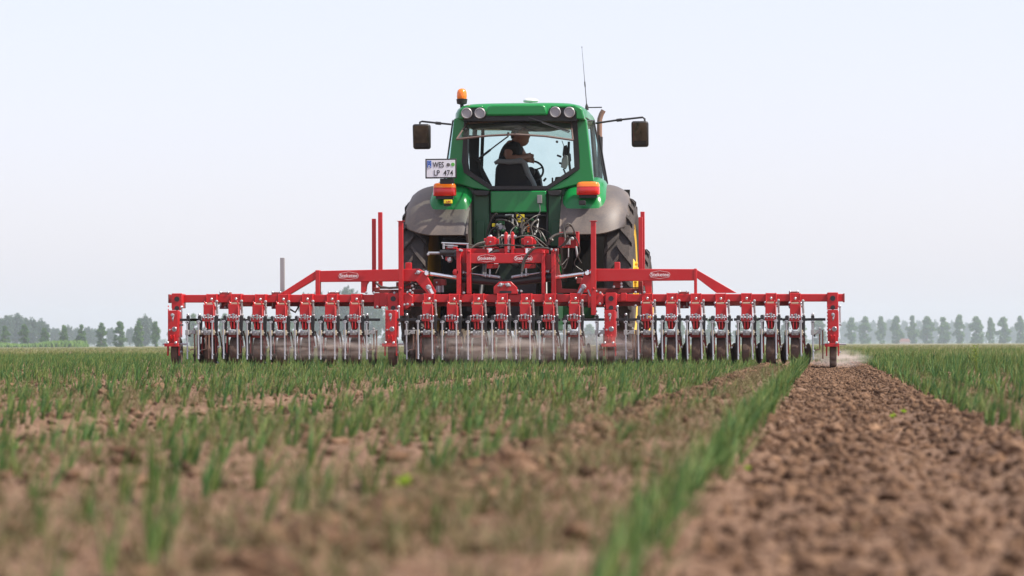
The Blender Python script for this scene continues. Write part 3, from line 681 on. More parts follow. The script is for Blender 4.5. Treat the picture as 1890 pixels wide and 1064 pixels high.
def tail_light(px0, px1, py0, py1):
    Yl = 34.42; a, b = P(px0, py1, Yl), P(px1, py0, Yl); h = b.z - a.z
    def shell(z0, z1, top):
        m = MB(); vs = []; n = 20
        rings = [(0.0, .93), (.12, 1.0), (.85, .99), (1.0, .94)] if not top else [(0.0, .985), (.55, .96), (.85, .86), (1.0, .62)]
        for (t, s) in rings:
            for k in range(n):
                th = 2 * math.pi * k / n; cu, su = math.cos(th), math.sin(th)
                ex = math.copysign(abs(cu) ** .45, cu); ey = math.copysign(abs(su) ** .45, su)
                vs.append(((a.x + b.x) / 2 + ex * (b.x - a.x) / 2 * s, Yl + .10 + ey * .09 * s, z0 + (z1 - z0) * t))
        fs = [(r * n + k, r * n + (k + 1) % n, (r + 1) * n + (k + 1) % n, (r + 1) * n + k) for r in range(len(rings) - 1) for k in range(n)]
        fs += [tuple(range(n)), tuple((len(rings) - 1) * n + k for k in range(n))]; return m.add(vs, fs)
    m = MB(); m.box((a.x + .03, b.x - .03), (Yl + .05, Yl + .15), (a.z - .03, a.z + h * .7)); t = m.build('tail_light', M['black'], trac)
    shell(a.z, a.z + h * .62, False).build('red_lens', M['redlens'], t); shell(a.z + h * .622, b.z, True).build('orange_lens', M['orange'], t)
tail_light(798, 840, 337, 362); tail_light(1063, 1106, 335, 360)

# cab: ring-like sections swept from rear to front
YR, YF = 34.75, 36.45
def cp(px, py, Y=YR): p = P(px, py, Y); return p.x, p.z
lt, lb = cp(838, 218), cp(826, 337); rt, rb_ = cp(1081, 218), cp(1093, 337)
m = MB()
def member(m, pix, Y, t): return m.pprism(pix, Y, t)
m = MB()                                                # rear face of the cab, green
member(m, [(838, 219), (860, 219), (855, 300), (858, 318), (874, 331), (905, 349), (905, 353), (872, 348), (850, 341), (824, 337), (829, 300)], YR, .16)
member(m, [(1063, 219), (1082, 219), (1091, 300), (1096, 338), (1062, 342), (1036, 349), (1011, 353), (1011, 349), (1048, 328), (1068, 311), (1068, 290)], YR, .16)
for s, (tx, bx) in ((-1, (lt, lb)), (1, (rt, rb_))):      # front and middle pillars, sills
    fp_ = MB(); fp_.tube([(tx[0] - s * .05, YF - .02, tx[1] + .02), (bx[0] - s * .05, YF + .1, bx[1] - .28)], .028, 4); fp_.build('front_pillar', M['black'], trac); fp_ = MB(); fp_.tube([(bx[0] - s * .09, YR + .10, bx[1] - .06), (bx[0] - s * .09, YF + .1, bx[1] - .34)], .05, 4); fp_.build('cab_sill', M['green'], trac)
cab, cab2 = m.each('rear_pillar', M['green'], trac, .012)
m = MB()                                                # black seal round the rear opening
ring_o = [(857, 216), (852.5, 299), (856, 319), (904, 350), (1012, 350), (1070, 312), (1069, 290), (1065, 216)]
ring_i = [(864, 223), (862, 298), (864, 314), (907, 343.5), (1009, 343.5), (1060, 309), (1059, 290), (1056, 223)]
for i in range(8):
    j = (i + 1) % 8; m.pprism([ring_o[i], ring_o[j], ring_i[j], ring_i[i]], YR - .012, .15)
m.build('window_seal', M['black'], cab)
m = MB()
for (a, b) in (((868, 226), (882, 333)),):               # dark inner left pillar and trim
    q = [cp(864, 250, YR + .5), cp(884, 250, YR + .5), cp(883, 290, YR + .5), cp(905, 345, YR + .5), cp(868, 345, YR + .5)]; m.prism(q, YR + .5, YR + .56)
m.tube([P(872, 292, YR + .3), P(877, 296, YR + .3), P(884, 300, YR + .3), P(886, 312, YR + .3), P(902, 345, YR + .3)], .018, 6)
m.prism([cp(871, 300, YR + .35), cp(884, 300, YR + .35), cp(905, 340, YR + .35), cp(909, 352, YR + .35), cp(862, 352, YR + .35)], YR + .35, YR + .5)
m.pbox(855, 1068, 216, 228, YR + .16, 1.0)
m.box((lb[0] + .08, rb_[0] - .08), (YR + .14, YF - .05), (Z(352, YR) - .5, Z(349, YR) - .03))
m.tube([(cxm - .55, YF - .02, lt[1] + .02), (cxm - .6, YF + .08, lb[1] - .25)], .02, 6)
m.build('cab_lining', M['darkin'], cab)
# roof
def roof():
    m = MB(); n = 36; Z0, Z1 = Z(220, YR), Z(191.5, YR); xa, xb = X(836, YR), X(1084, YR); c = (xa + xb) / 2; hw = (xb - xa) / 2; yc = (YR + YF) / 2 + .02; hy = (YF - YR) / 2 + .14
    rings = [(Z0, .975), (Z0 + .02, 1.0), (Z0 + (Z1 - Z0) * .45, .995), (Z0 + (Z1 - Z0) * .72, .965), (Z0 + (Z1 - Z0) * .9, .91), (Z1, .83), (Z1 + .012, .6), (Z1 + .018, .01)]
    vs, fs = [], []
    for (z, s) in rings:
        for k in range(n):
            t = 2 * math.pi * k / n + .0; cu, su = math.cos(t), math.sin(t); e = .32
            vs.append((c + math.copysign(abs(cu) ** e, cu) * (hw - (1 - s) * .75), yc + math.copysign(abs(su) ** e, su) * (hy - (1 - s) * .5), z))
    for r in range(len(rings) - 1):
        for k in range(n): fs.append((r * n + k, r * n + (k + 1) % n, (r + 1) * n + (k + 1) % n, (r + 1) * n + k))
    fs.append(tuple(range(n))); m.add(vs, fs); return m
rf = roof().build('roof', M['green'], trac)
Yr = YR - .19
m = MB(); m.pprism([(855, 223), (856, 205), (862, 199), (893, 200), (897, 212), (1012, 211), (1014, 200), (1058, 199), (1065, 205), (1066, 223)], Yr + .02, .12); m.build('lamp_recess', M['black'], rf)
m = MB(); m.pprism([(896, 214), (897, 207), (901, 196), (908, 193.5), (999, 192.5), (1006, 195), (1010, 206), (1011, 213)], Yr - .03, .25); m.build('roof_visor', M['green'], rf, .02)
for pts in ([(846, 216), (848, 203), (858, 196), (890, 195), (893, 199.5), (862, 200.5), (857, 207), (856, 220), (846, 221)], [(1063, 220), (1063, 207), (1056, 199.5), (1016, 199), (1018, 194.5), (1060, 194), (1074, 201), (1078, 216), (1078, 221)]):
    m = MB(); m.pprism(pts, Yr, .2); m.build('roof_corner', M['green'], rf, .012)
for px, py in ((861.5, 209.5), (886, 209.5), (1025, 207.5), (1051, 208)):
    p = P(px, py, Yr - .02); m = MB(); m.lathe([(.001, .07), (.045, .06), (.060, .0), (.060, -.02), (.052, -.026), (.047, -.016)], p, 'Y', 28); wl_ = m.build('work_light', M['rim_lamp'], rf)
    m = MB(); m.lathe([(.001, -.016), (.025, -.015), (.047, -.010), (.047, .01)], p, 'Y', 28); m.build('lamp_lens', M['lamp'], wl_)
# beacon
p = P(852.5, 192, 34.95); m = MB(); m.lathe([(.001, -.06), (.02, -.06), (.02, -.01), (.055, 0), (.062, .05), (.052, .055), (.001, .055)], p, 'Z', 24); b = m.build('beacon', M['black'], trac)
m = MB(); m.lathe([(.052, .052), (.057, .08), (.055, .12), (.045, .15), (.025, .166), (.001, .17)], p, 'Z', 24); m.build('orange_dome', M['orange'], b)
p = P(979.5, 190, 35.3); m = MB(); m.lathe([(.001, -.03), (.03, -.03), (.02, .0), (.075, .005), (.085, .018), (.08, .032), (.05, .045), (.001, .05)], p, 'Z', 28); m.build('satellite_receiver', M['white'], trac)
m = MB(); p = P(1083, 197, 35.4); q = P(1074, 88, 35.4); k1 = p.lerp(q, .33); k2 = p.lerp(q, .42)
m.tube([p - Vector((0, 0, .04)), p, p.lerp(q, .05)], [.022, .018, .006], 8); m.tube([p, k1, k1, k2, k2, q], [.005, .004, .007, .007, .003, .0016], 6); m.tube([P(1083, 199, 35.4), P(1111, 198.5, 35.4)], .007, 6); m.tube([q, q + Vector((0, 0, .008))], .006, 6); m.build('antenna', M['black'], trac)
# flap window opened outward
Hn = [P(862, 228, YR - .02), P(960, 221, YR - .02), P(1054, 226, YR - .02)]
Lo = [P(842.5, 257.5, YR - .42), P(900, 251, YR - .46), P(950, 248.5, YR - .48), P(1005, 251.5, YR - .46), P(1057.5, 259, YR - .42)]
def q3(pts, t):
    n = len(pts) - 1; f = min(t * n, n - 1e-6); i = int(f); return pts[i].lerp(pts[i + 1], f - i)
m = MB(); N = 16; vs = [];
for k in range(2):
    for i in range(N + 1):
        t = i / N; vs.append(q3(Hn, t)); vs.append(q3(Lo, t))
vs = [v + (Vector((0, 0, 0)) if i < 2 * (N + 1) else Vector((0, .006, .005))) for i, v in enumerate(vs)]
fs = [(2 * i, 2 * i + 1, 2 * i + 3, 2 * i + 2) for i in range(N)]
m.add(vs[:2 * (N + 1)], fs); fo = m.build('rear_window_flap', M['flapglass'], trac)
m = MB(); m.tube([q3(Lo, i / 20) for i in range(21)], .013, 6); m.tube([Lo[0], Hn[0]], .009, 6); m.tube([Lo[-1], Hn[-1]], .009, 6); m.tube([q3(Hn, i / 16) for i in range(17)], .012, 6); m.build('flap_frame', M['rust2'], fo)
m = MB()
for px in (938, 951): m.bolt(P(px, 246, YR - .47), .012, .02)
m.bolt(P(860, 239, YR - .35), .014, .02); m.bolt(P(1028, 262, YR - .44), .014, .02); m.build('flap_latch', M['black'], fo)
m = MB(); m.tube([P(976, 218, YR - .25), P(1002, 226, YR - .36), P(1052, 243, YR - .38)], .008, 6); m.tube([P(1000, 227, YR - .37), P(1050, 245, YR - .39)], .005, 4); m.build('rear_wiper', M['black'], trac)
m = MB(); m.tube([P(883, 294, YR + .1), P(915, 269, YR - .1), P(938, 252, YR - .4)], .008, 6); m.tube([P(883, 294, YR + .1), P(905, 277, YR - .02)], .013, 6); m.build('gas_strut', M['black'], trac)
# windows
def pane(name, pts):
    m = MB(); m.add(pts, [tuple(range(len(pts)))]); return m.build(name, M['glass'], cab)
pane('windscreen', [(lt[0] + .03, YF - .02, lt[1] - .02), (rt[0] - .03, YF - .02, rt[1] - .02), (rb_[0] - .08, YF + .1, rb_[1] - .28), (lb[0] + .08, YF + .1, lb[1] - .28)])
for s, tx, bx in ((-1, lt, lb), (1, rt, rb_)):
    YM = 35.55; tm, bm_ = (P(836, 223, YM), P(820, 336, YM)) if s < 0 else (P(1096, 223, YM), P(1117, 336, YM))
    fr_, fb = Vector((tx[0] - s * .05, YF - .04, tx[1] - .02)), Vector((bx[0] - s * .05, YF + .08, bx[1] - .27)); rr1, rr2 = Vector((tx[0] - s * .01, YR + .16, tx[1] - .02)), Vector((bx[0] - s * .02, YR + .16, bx[1] - .02))
    pane('side_window', [rr1, tm, bm_, rr2]); pane('door_window', [tm, fr_, fb, bm_])
    m = MB(); m.tube([tm, bm_], .010, 6); m.tube([rr1, tm, fr_], .010, 6); m.tube([rr2, bm_, fb], .016, 6); m.build('door_frame', M['black'], cab)
# mirrors
for side, (x0, x1, y0, y1), arm in ((-1, (763, 795, 230, 276), [(833, 230), (812, 228), (779, 224.5), (775, 226), (775, 233)]), (1, (1166, 1197, 224.5, 272), [(1099, 228), (1140, 222), (1186, 217), (1190, 220), (1190, 228)])):
    Ym = 36.1; m = MB(); m.tube([P(a, b_, Ym) for a, b_ in arm], .011, 8); m.tube([P(arm[1][0] - 2 * side, arm[1][1] + .5, Ym), P(arm[1][0] + 8 * side, arm[1][1] - .5, Ym)], .018, 8); root = m.build('mirror', M['black'], trac)
    a, c = P(x0, y1, Ym), P(x1, y0, Ym); m = MB(); m.prism([(a.x, a.z), (c.x, a.z), (c.x, c.z), (a.x, c.z)], Ym - .04, Ym + .04); m.v = [Vector((v.x, v.y - (.06 if v.z > (a.z + c.z) / 2 and v.y < Ym else 0), v.z)) for v in m.v]; sh = m.build('mirror_shell', M['black'], root, .025)
    m = MB(); m.add([(a.x + .017, Ym + .008 - .05, a.z + .02), (c.x - .017, Ym + .008 - .05, a.z + .02), (c.x - .017, Ym - .105, c.z - .02), (a.x + .017, Ym - .105, c.z - .02)], [(0, 1, 2, 3)])
    nv = Vector((side * -.0, 0, 0)); m.build('mirror_glass', M['mirror'], root)
# exhaust
Ye = 36.7; m = MB(); m.tube([P(1107, 345, Ye), P(1107.5, 253, Ye)], .032, 12)
for i in range(18):
    for k in (-1, 0, 1): p = P(1107 + k * 2.6, 258 + i * 4.6, Ye); m.bolt((p.x, Ye - .034 + abs(k) * .008, p.z), .006, .003)
ex = m.build('exhaust', M['black'], trac)
m = MB(); m.tube([P(1106.5, 256, Ye), P(1106.5, 229, Ye), P(1107, 220, Ye), P(1110, 211, Ye), P(1114, 204, Ye)], [.030, .030, .030, .029, .028], 14, caps=False); m.build('exhaust_pipe', M['rust'], ex)
m = MB(); m.tube([P(1106, 250, 36.3), P(1112, 290, 36.3), P(1121, 340, 36.3)], .012, 6); m.build('grab_rail', M['black'], trac)
# number plate
Yp = 34.3; m = MB(); m.pbox(785, 842.5, 293, 330, Yp, .02); m.pbox(812, 838, 330, 340, Yp + .03, .02); npl = m.build('number_plate', M['black'], trac, .004)
m = MB(); m.pbox(787.5, 840, 295.5, 327.5, Yp - .004, .004); m.build('plate_face', M['plate'], npl)
m = MB(); m.pbox(788.5, 796, 297, 310, Yp - .007, .003); m.build('country_band', M['blue'], npl)
m = MB()
for i in range(10):
    a = i * math.pi / 5; p = P(792.2 + 2.2 * math.cos(a), 301.2 + 2.2 * math.sin(a), Yp); m.bolt((p.x, Yp - .0075, p.z), .0018, .001)
def txt(m, s, px, py, hpx, Y, sx=1, bold=.0008): p = P(px, py, Y); v, f = text_mesh(s, hpx / FPX * Y * 1.39, p.x, Y, p.z, bold, sx); m.add(v, f)
txt(m, 'D', 792.3, 308, 4, Yp - .0085); m.build('band_lettering', M['letter'], npl)
m = MB(); txt(m, 'WES', 809, 305, 10.5, Yp - .006, .72, .0004); txt(m, 'LP', 806, 320, 10.5, Yp - .006, .80, .0004); txt(m, '474', 827.5, 320, 10.5, Yp - .006, .84, .0004); m.build('plate_lettering', M['black'], npl)
p = P(827.5, 304.5, Yp); m = MB(); m.lathe([(.016, 0), (.016, -.003), (.019, -.003), (.019, 0)], (p.x, Yp - .004, p.z), 'Y', 24); m.lathe([(.001, -.003), (.009, -.003), (.009, 0)], (p.x, Yp - .004, p.z), 'Y', 12); m.build('seal_stamp', M['grey'], npl)
p = P(836, 304, Yp); m = MB(); m.lathe([(.001, -.003), (.020, -.003), (.020, 0)], (p.x, Yp - .004, p.z), 'Y', 24); m.build('round_sticker', M['stickergreen'], npl)
# rear body panels
YB = 34.72
m = MB(); m.pbox(905.5, 1008, 352.5, 393, YB, .12); m.build('rear_panel', M['green'], trac, .012)
for s, x0, x1, xf in ((-1, 874, 903, 868), (1, 1012, 1036, 1040)):
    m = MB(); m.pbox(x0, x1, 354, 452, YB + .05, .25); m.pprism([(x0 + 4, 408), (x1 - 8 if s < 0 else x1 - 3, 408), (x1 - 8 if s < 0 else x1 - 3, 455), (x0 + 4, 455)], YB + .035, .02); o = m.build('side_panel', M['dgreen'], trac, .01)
    m = MB(); m.pprism([(x0 - 1, 352), (x1, 352), (x1 - 1, 359), (x1 - 6, 361.5), (x0 + 5, 361.5), (x0 - 1, 358)], YB - .02, .06); m.build('handle', M['black'], o, .006)
    m = MB()
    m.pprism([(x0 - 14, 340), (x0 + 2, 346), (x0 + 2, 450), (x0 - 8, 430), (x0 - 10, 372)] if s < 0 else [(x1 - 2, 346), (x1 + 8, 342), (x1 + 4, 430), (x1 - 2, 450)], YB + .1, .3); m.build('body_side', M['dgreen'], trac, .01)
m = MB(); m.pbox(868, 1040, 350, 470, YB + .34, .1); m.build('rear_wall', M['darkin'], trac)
m = MB(); m.pbox(902.5, 906, 354, 460, YB + .1, .1); m.pbox(1008, 1012.5, 354, 450, YB + .1, .1); m.pbox(907, 1007, 396, 400, YB + .05, .2); m.pbox(908, 940, 398, 420, YB + .2, .1); m.build('gap_trim', M['black'], trac)  # upright black strips paint the dark gaps between panels; the rest is trim
m = MB(); p = P(996, 368, YB - .03); m.box((p.x - .025, p.x + .025), (YB - .05, YB), (p.z - .045, p.z + .045)); m.tube([P(996, 377, YB - .03), P(997, 390, YB - .03), P(990, 405, YB), P(975, 420, YB)], .006, 6); m.build('implement_socket', M['grey'], trac, .006)
# hydraulic couplers and linkage
hr_ = random.Random(11)
hy = empty('rear_hydraulics', (0, 0, 0)); hy.parent = trac
m = MB(); m.pbox(953.5, 967.5, 396, 410.5, YB - .10, .02); m.build('label_plate', M['stickeryellow'], hy, origin=T0)
m = MB(); m.bolt(P(957.5, 401, YB - .12), .018, .01); m.bolt(P(964, 405, YB - .12), .018, .01); m.pbox(954, 966, 411, 427, YB - .09, .08); m.build('coupler_block', M['blackm'], hy, .01, origin=T0)
m = MB(); m.bolt(P(924, 420, YB - .1), .045, .06); m.tube([P(917, 415, YB - .1), P(924, 420, YB - .14), P(932, 424, YB - .12)], .016, 8); m.tube([P(933, 398, YB), P(946, 397, YB - .05), P(946, 415, YB - .05)], .012, 8); m.tube([P(993, 405, YB), P(991, 425, YB - .05), P(986, 434, YB - .08)], .012, 8); m.bolt(P(970, 421, YB - .12), .03, .05); m.each('coupler', M['zincd'], hy, origin=T0)
m = MB(); m.bolt(P(975, 419, YB - .14), .022, .05); m.pbox(973, 978, 423, 429, YB - .15, .04); m.build('dust_cap', M['orange'], hy, .004, origin=T0)
m = MB(); m.pbox(908, 914, 413, 419, YB - .05, .02); m.build('yellow_tag', M['stickeryellow'], hy, .003, origin=T0)
m = MB(); m.pbox(926, 931, 427, 433, YB - .1, .04); m.build('blue_cap', M['blue'], hy, .004, origin=T0)
m = MB()
for (x0, x1, y0, y1, d) in ((917, 932, 427, 440, .02), (948, 957, 420, 432, .05), (935, 950, 430, 460, 0), (960, 980, 428, 455, .02), (918, 930, 405, 412, .0), (996, 1008, 436, 446, .05), (982, 994, 440, 458, .03)): m.pbox(x0, x1, y0, y1, YB - .08 - d, .12)
for _ in range(10): x, y = hr_.uniform(912, 1000), hr_.uniform(402, 450); m.bolt(P(x, y, YB - .12), hr_.uniform(.014, .032), .05)
m.each('valve_block', M['dgreen'], hy, .008, origin=T0)
m = MB()
for _ in range(26):
    x, y = hr_.uniform(912, 1002), hr_.uniform(395, 440); p0 = P(x, y, YB - hr_.uniform(0, .2)); x2, y2 = x + hr_.uniform(-35, 35), y + hr_.uniform(10, 45); p3 = P(x2, y2, YB - hr_.uniform(.1, .5))
    mid1 = p0 + Vector((hr_.uniform(-.06, .06), -.12, hr_.uniform(-.02, .08))); mid2 = p3 + Vector((0, .02, .1)); pts = []
    for i in range(9): t = i / 8; pts.append(p0 * (1 - t) ** 3 + mid1 * 3 * t * (1 - t) ** 2 + mid2 * 3 * t * t * (1 - t) + p3 * t ** 3)
    m.tube(pts, hr_.choice([.006, .009, .012]), 6)
m.each('hydraulic_hose', M['hose'], hy, origin=T0)
m = MB()
for s in (-1, 1):
    m.tube([(cxm + s * .28, AX - .35, .62), (cxm + s * .42, 33.75, .62)], .035, 6, sq=True); m.tube([(cxm + s * .36, 34.2, .64), (cxm + s * .33, 34.5, 1.15)], .022, 8); m.tube([(cxm + s * .2, 34.7, 1.25), (cxm + s * .33, 34.45, 1.18)], .05, 6)
m.tube([(cxm, 34.8, 1.1), (cxm + .01, 33.6, 1.12)], .025, 8)
m.box((cxm - .22, cxm + .22), (34.6, 34.95), (.5, .95)); m.build('three_point_linkage', M['blackm'], trac)
# seat, wheel, console, screens
Ys = 35.35
m = MB(); m.pprism([(912, 352), (914, 312), (917, 303), (924, 299.5), (960, 298.5), (970, 301), (975, 312), (978, 330), (984, 352)], Ys, .13); s_ = m.build('driver_seat', M['seat'], trac, .035)
m = MB(); m.box((X(918, Ys), X(984, Ys)), (Ys + .05, Ys + .55), (Z(352, Ys) - .12, Z(350, Ys))); m.build('seat_cushion', M['seat'], s_, .03)
m = MB(); m.tube([P(913, 302, Ys - .02), P(920, 298, Ys - .02), P(940, 299.5, Ys - .03), (P(962, 297.5, Ys - .02)), P(968, 302, Ys), P(974, 320, Ys), P(984, 338, Ys + .05), P(988, 350, Ys + .05)], [.02, .028, .03, .034, .034, .032, .03, .03], 8); m.build('armrest', M['grey'], s_)
Yw = 36.0; c = P(979, 317, Yw); m = MB(); w_, hgt = .145, .13; pts = []
for i in range(33): a = 2 * math.pi * i / 32; pts.append((c.x + .145 * math.cos(a), Yw + .10 * math.sin(a) * 1.2, c.z + .125 * math.sin(a) - .0))
m.tube(pts, .012, 8, caps=False)
for a in (.4, 2.5, 4.7): m.tube([c, (c.x + .145 * math.cos(a), Yw + .12 * math.sin(a), c.z + .125 * math.sin(a))], .010, 6)
m.lathe([(.001, -.03), (.05, -.02), (.055, .02), (.001, .03)], c, 'Y', 16); m.build('steering_wheel', M['black'], trac)
m = MB(); m.prism([cp(966, 352, 36.1), cp(968, 318, 36.1), cp(976, 309, 36.1), cp(990, 312, 36.1), cp(996, 325, 36.1), cp(1000, 352, 36.1)], 36.1, 36.35); m.pbox(910, 1062, 347, 362, 36.0, .3); m.tube([P(1003, 335, 35.9), P(1008, 329, 35.9)], .014, 6); m.pbox(1018, 1021, 328, 342, 35.5, .03); m.prism([cp(1020, 350, 35.5), cp(1025, 327, 35.5), cp(1052, 325, 35.5), cp(1058, 350, 35.5)], 35.5, 35.8); m.build('dashboard', M['darkin'], trac, .01)
m = MB(); m.tube([P(1046, 350, 35.4), P(1044, 322, 35.4), P(1040, 312, 35.4)], .01, 6); m.tube([P(1050, 262, 35.4), P(1049, 290, 35.4), P(1053, 318, 35.4), P(1048, 345, 35.4)], .014, 6); m.tube([P(1037, 260, 35.4), P(1040, 268, 35.4), P(1043, 275, 35.4)], .004, 5)
m.pprism([(1040, 270), (1046, 268), (1049, 282), (1053, 284), (1054, 296), (1050, 304), (1043, 300), (1038, 286)], 35.4, .04); m.tube([P(1028, 287, 35.4), P(1036, 290, 35.4)], .012, 6); m.tube([P(1032, 301, 35.4), P(1038, 303, 35.4)], .012, 6); mo = m.build('monitor_stand', M['black'], trac)
m = MB(); m.pprism([(1037, 294), (1041, 286), (1048, 288), (1049, 303), (1044, 313), (1035, 309)], 35.36, .03); m.build('monitor', M['grey'], mo, .006)
m = MB(); m.pprism([(905, 224), (1052, 222), (1052, 236), (1015, 243), (960, 243), (925, 240), (903, 233)], YF - .25, .05); m.build('sun_visor', M['olive'], cab, .008)
# mud-coloured far fuel can / axle bits under the belly
m = MB(); m.box((cxm - .75, cxm + .30), (36.2, 37.2), (.40, .75)); m.tube([(cxm - .5, 37.2, .5), (cxm + .5, 37.2, .5)], .03, 8); m.build('belly_plate', M['dgreen'], trac, .02)

# ------------------------------------------------------------------ driver
def skinned(name, pts, edges, rad, mat, parent, origin, sub=2):
    me = bpy.data.meshes.new(name); me.from_pydata([Vector(p) - origin for p in pts], edges, []); o = bpy.data.objects.new(name, me); COL.objects.link(o)
    if parent: o.parent = parent
    else: o.location = origin
    me.materials.append(mat); sk = o.modifiers.new('skin', 'SKIN'); sk.use_smooth_shade = True
    d = me.skin_vertices[0].data if me.skin_vertices else None
    for i, r in enumerate(rad): d[i].radius = (r, r) if not isinstance(r, tuple) else r
    d[0].use_root = True; ss = o.modifiers.new('sub', 'SUBSURF'); ss.levels = sub; ss.render_levels = sub
    dg = bpy.context.evaluated_depsgraph_get(); dg.update(); ev = bpy.data.meshes.new_from_object(o.evaluated_get(dg)); o.modifiers.clear(); o.data = ev; ev.name = name
    if not ev.materials: ev.materials.append(mat)
    return o
Yd = 35.62
def D(px, py, dy=0): return P(px, py, Yd + dy)
org = D(944, 345); 
pts = [D(942, 342), D(941, 320), D(940, 298), D(944, 276), D(950, 264), D(955, 259), D(959, 252), D(960, 246),   # pelvis..head
       D(940, 270, -.10), D(938, 292, -.15), D(957, 293, -.10), D(970, 289.5, .0), D(975, 289, .05),                # near arm
       D(956, 272, .12), D(968, 292, .25), D(976, 296, .38),                                                      # far arm
       D(952, 345, .30), D(962, 352, .50), D(934, 345, .30), D(936, 356, .5)]
edges = [(0, 1), (1, 2), (2, 3), (3, 4), (4, 5), (5, 6), (6, 7), (3, 8), (8, 9), (9, 10), (10, 11), (11, 12), (3, 13), (13, 14), (14, 15), (0, 16), (16, 17), (0, 18), (18, 19)]
rad = [.13, .125, .13, .125, .06, .05, .085, .08, .06, .05, .042, .032, .028, .055, .045, .03, .08, .065, .08, .065]
# hand: palm end at 12 and 15, fingers as short chains
for (bi, dz) in ((12, 0), (15, 0)):
    b0 = Vector(pts[bi])
    for k in range(4):
        z = (.022 - .015 * k); i0 = len(pts); pts += [b0 + Vector((.028, .0, z)), b0 + Vector((.052, .012, z - .004)), b0 + Vector((.058 - .003 * k, .034, z - .010))]; rad += [.010, .009, .008]; edges += [(bi, i0), (i0, i0 + 1), (i0 + 1, i0 + 2)]
    i0 = len(pts); pts += [b0 + Vector((.01, -.02, .026)), b0 + Vector((.032, -.024, .036))]; rad += [.011, .009]; edges += [(bi, i0), (i0, i0 + 1)]
body = skinned('person', pts, edges, rad, M['skin'], None, org, 2)
tag(body, 'driver in black t-shirt sitting in the tractor cab, head turned right, forearm toward the wheel', 'person')
# face in profile, ear
import bmesh
hv, hf = ico(3); hc = D(961, 252)
w = hv.copy(); w[:, 0] *= .098; w[:, 1] *= .078; w[:, 2] *= .118
w[:, 0] += np.where((hv[:, 0] > .3) & (hv[:, 2] < 0), -.004, 0) - .012 * np.clip(-hv[:, 2] - .5, 0, 1)
fx = hv[:, 0]; fz = hv[:, 2]
w[:, 0] += .030 * np.exp(-((fz + .12) / .13) ** 2) * np.exp(-(hv[:, 1] / .22) ** 2) * (fx > .5)          # nose
w[:, 0] += .012 * np.exp(-((fz + .50) / .10) ** 2) * np.exp(-(hv[:, 1] / .35) ** 2) * (fx > .3)         # lips
w[:, 0] += .026 * np.exp(-((fz + .80) / .16) ** 2) * np.exp(-(hv[:, 1] / .45) ** 2) * (fx > .1)         # chin
w[:, 0] -= .008 * np.exp(-((fz - .12) / .10) ** 2) * (fx > .5)                                          # eye line
hm = MB(); hm.v = [Vector(q) + hc for q in w]; hm.f = [tuple(int(i) for i in q) for q in hf]
hm.lathe([(.001, -.012), (.022, -.010), (.026, .004), (.001, .01)], (hc.x - .005, Yd - .078, hc.z - .01), 'Y', 12)
bm_head = hm.build('head_surface', M['skin'], None, origin=org)
bmj = bmesh.new(); bmj.from_mesh(body.data); bmj.from_mesh(bm_head.data); bmj.to_mesh(body.data); bmj.free(); bpy.data.objects.remove(bm_head)
for p_ in body.data.polygons: p_.use_smooth = True
h2 = [Vector((q[0] * 1.07, q[1] * 1.08, q[2] * 1.06)) + hc + Vector((-.008, 0, .008)) for q in w]
keep = [tuple(int(i) for i in q) for q in hf if all((hv[i, 2] > .15 + .75 * hv[i, 0]) for i in q)]
hm = MB(); hm.v = h2; hm.f = keep; hm.build('hair', M['hair'], body, origin=org)
for sy in (-1, 1):
    hm = MB(); hm.lathe([(.001, -.009), (.007, -.006), (.009, 0), (.007, .006), (.001, .009)], (hc.x + .078, Yd + sy * .028, hc.z + .012), 'Z', 10); hm.build('eye', M['white'], body, origin=org)
sp = [D(941, 332), D(940, 312), D(940, 296), D(943, 278), D(948, 268), D(940, 274, -.10), D(938, 283, -.13), D(954, 274, .12), D(960, 282, .18)]
skinned('shirt', sp, [(0, 1), (1, 2), (2, 3), (3, 4), (3, 5), (5, 6), (3, 7), (7, 8)], [.14, .135, .145, .145, .095, .105, .088, .07, .062], M['shirt'], body, org)
tp = [D(942, 346), D(952, 347, .30), D(962, 354, .50), D(934, 347, .30), D(936, 358, .5)]
skinned('trousers', tp, [(0, 1), (1, 2), (0, 3), (3, 4)], [.15, .09, .075, .09, .075], M['denim'], body, org)

# ------------------------------------------------------------------ red hoe
YT = 33.0
H0_ = P(926, 634, YT); H0_.z = 0
hoe = empty('row_crop_hoe', H0_); tag(hoe, 'wide red folding row crop hoe carried behind the green tractor across the whole field width', 'hoe')
O = Vector((0, 0, 0))
EACH = {'hinge_bracket', 'hinge_bolt', 'headstock_bolt', 'plate_pin', 'motor_bolt', 'small_motor_block', 'slider_clamp', 'end_plate', 'clamp_bolt', 'lower_strut', 'guide_strip', 'wing_hose', 'locking_pin', 'top_link_bracket'}
def part(m, name, mat, bevel=.004, parent=None, origin=None): return (m.each if name in EACH else m.build)(name, M[mat], parent or hoe, bevel, origin)
def beamY(px): return 550.6 + (px - 311) * (-1.6 / 1247) + 1.2     # photo row of the beam centre
def beam(x0, x1, dy0, dy1, Y, t, name='toolbar', mat='red'):
    m = MB(); m.pprism([(x0, beamY(x0) + dy0), (x1, beamY(x1) + dy0), (x1, beamY(x1) + dy1), (x0, beamY(x0) + dy1)], Y, t)
    return m
m = beam(311, 753, -7.2, 7.2, YT, .08); part(m, 'toolbar', 'red', .006)
m = beam(762, 1090, -7.4, 7.4, YT, .08); m2 = part(m, 'toolbar', 'red', .006)
m = beam(1096, 1558.5, -7.4, 6.8, YT, .08); part(m, 'toolbar', 'red', .006)
for (a, b) in ((408, 752), (760, 1088), (1094, 1478)):          # sliding lower rail behind each toolbar
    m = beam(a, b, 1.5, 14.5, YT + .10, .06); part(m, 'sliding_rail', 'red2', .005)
m = MB()                                                        # end caps open: dark mouths
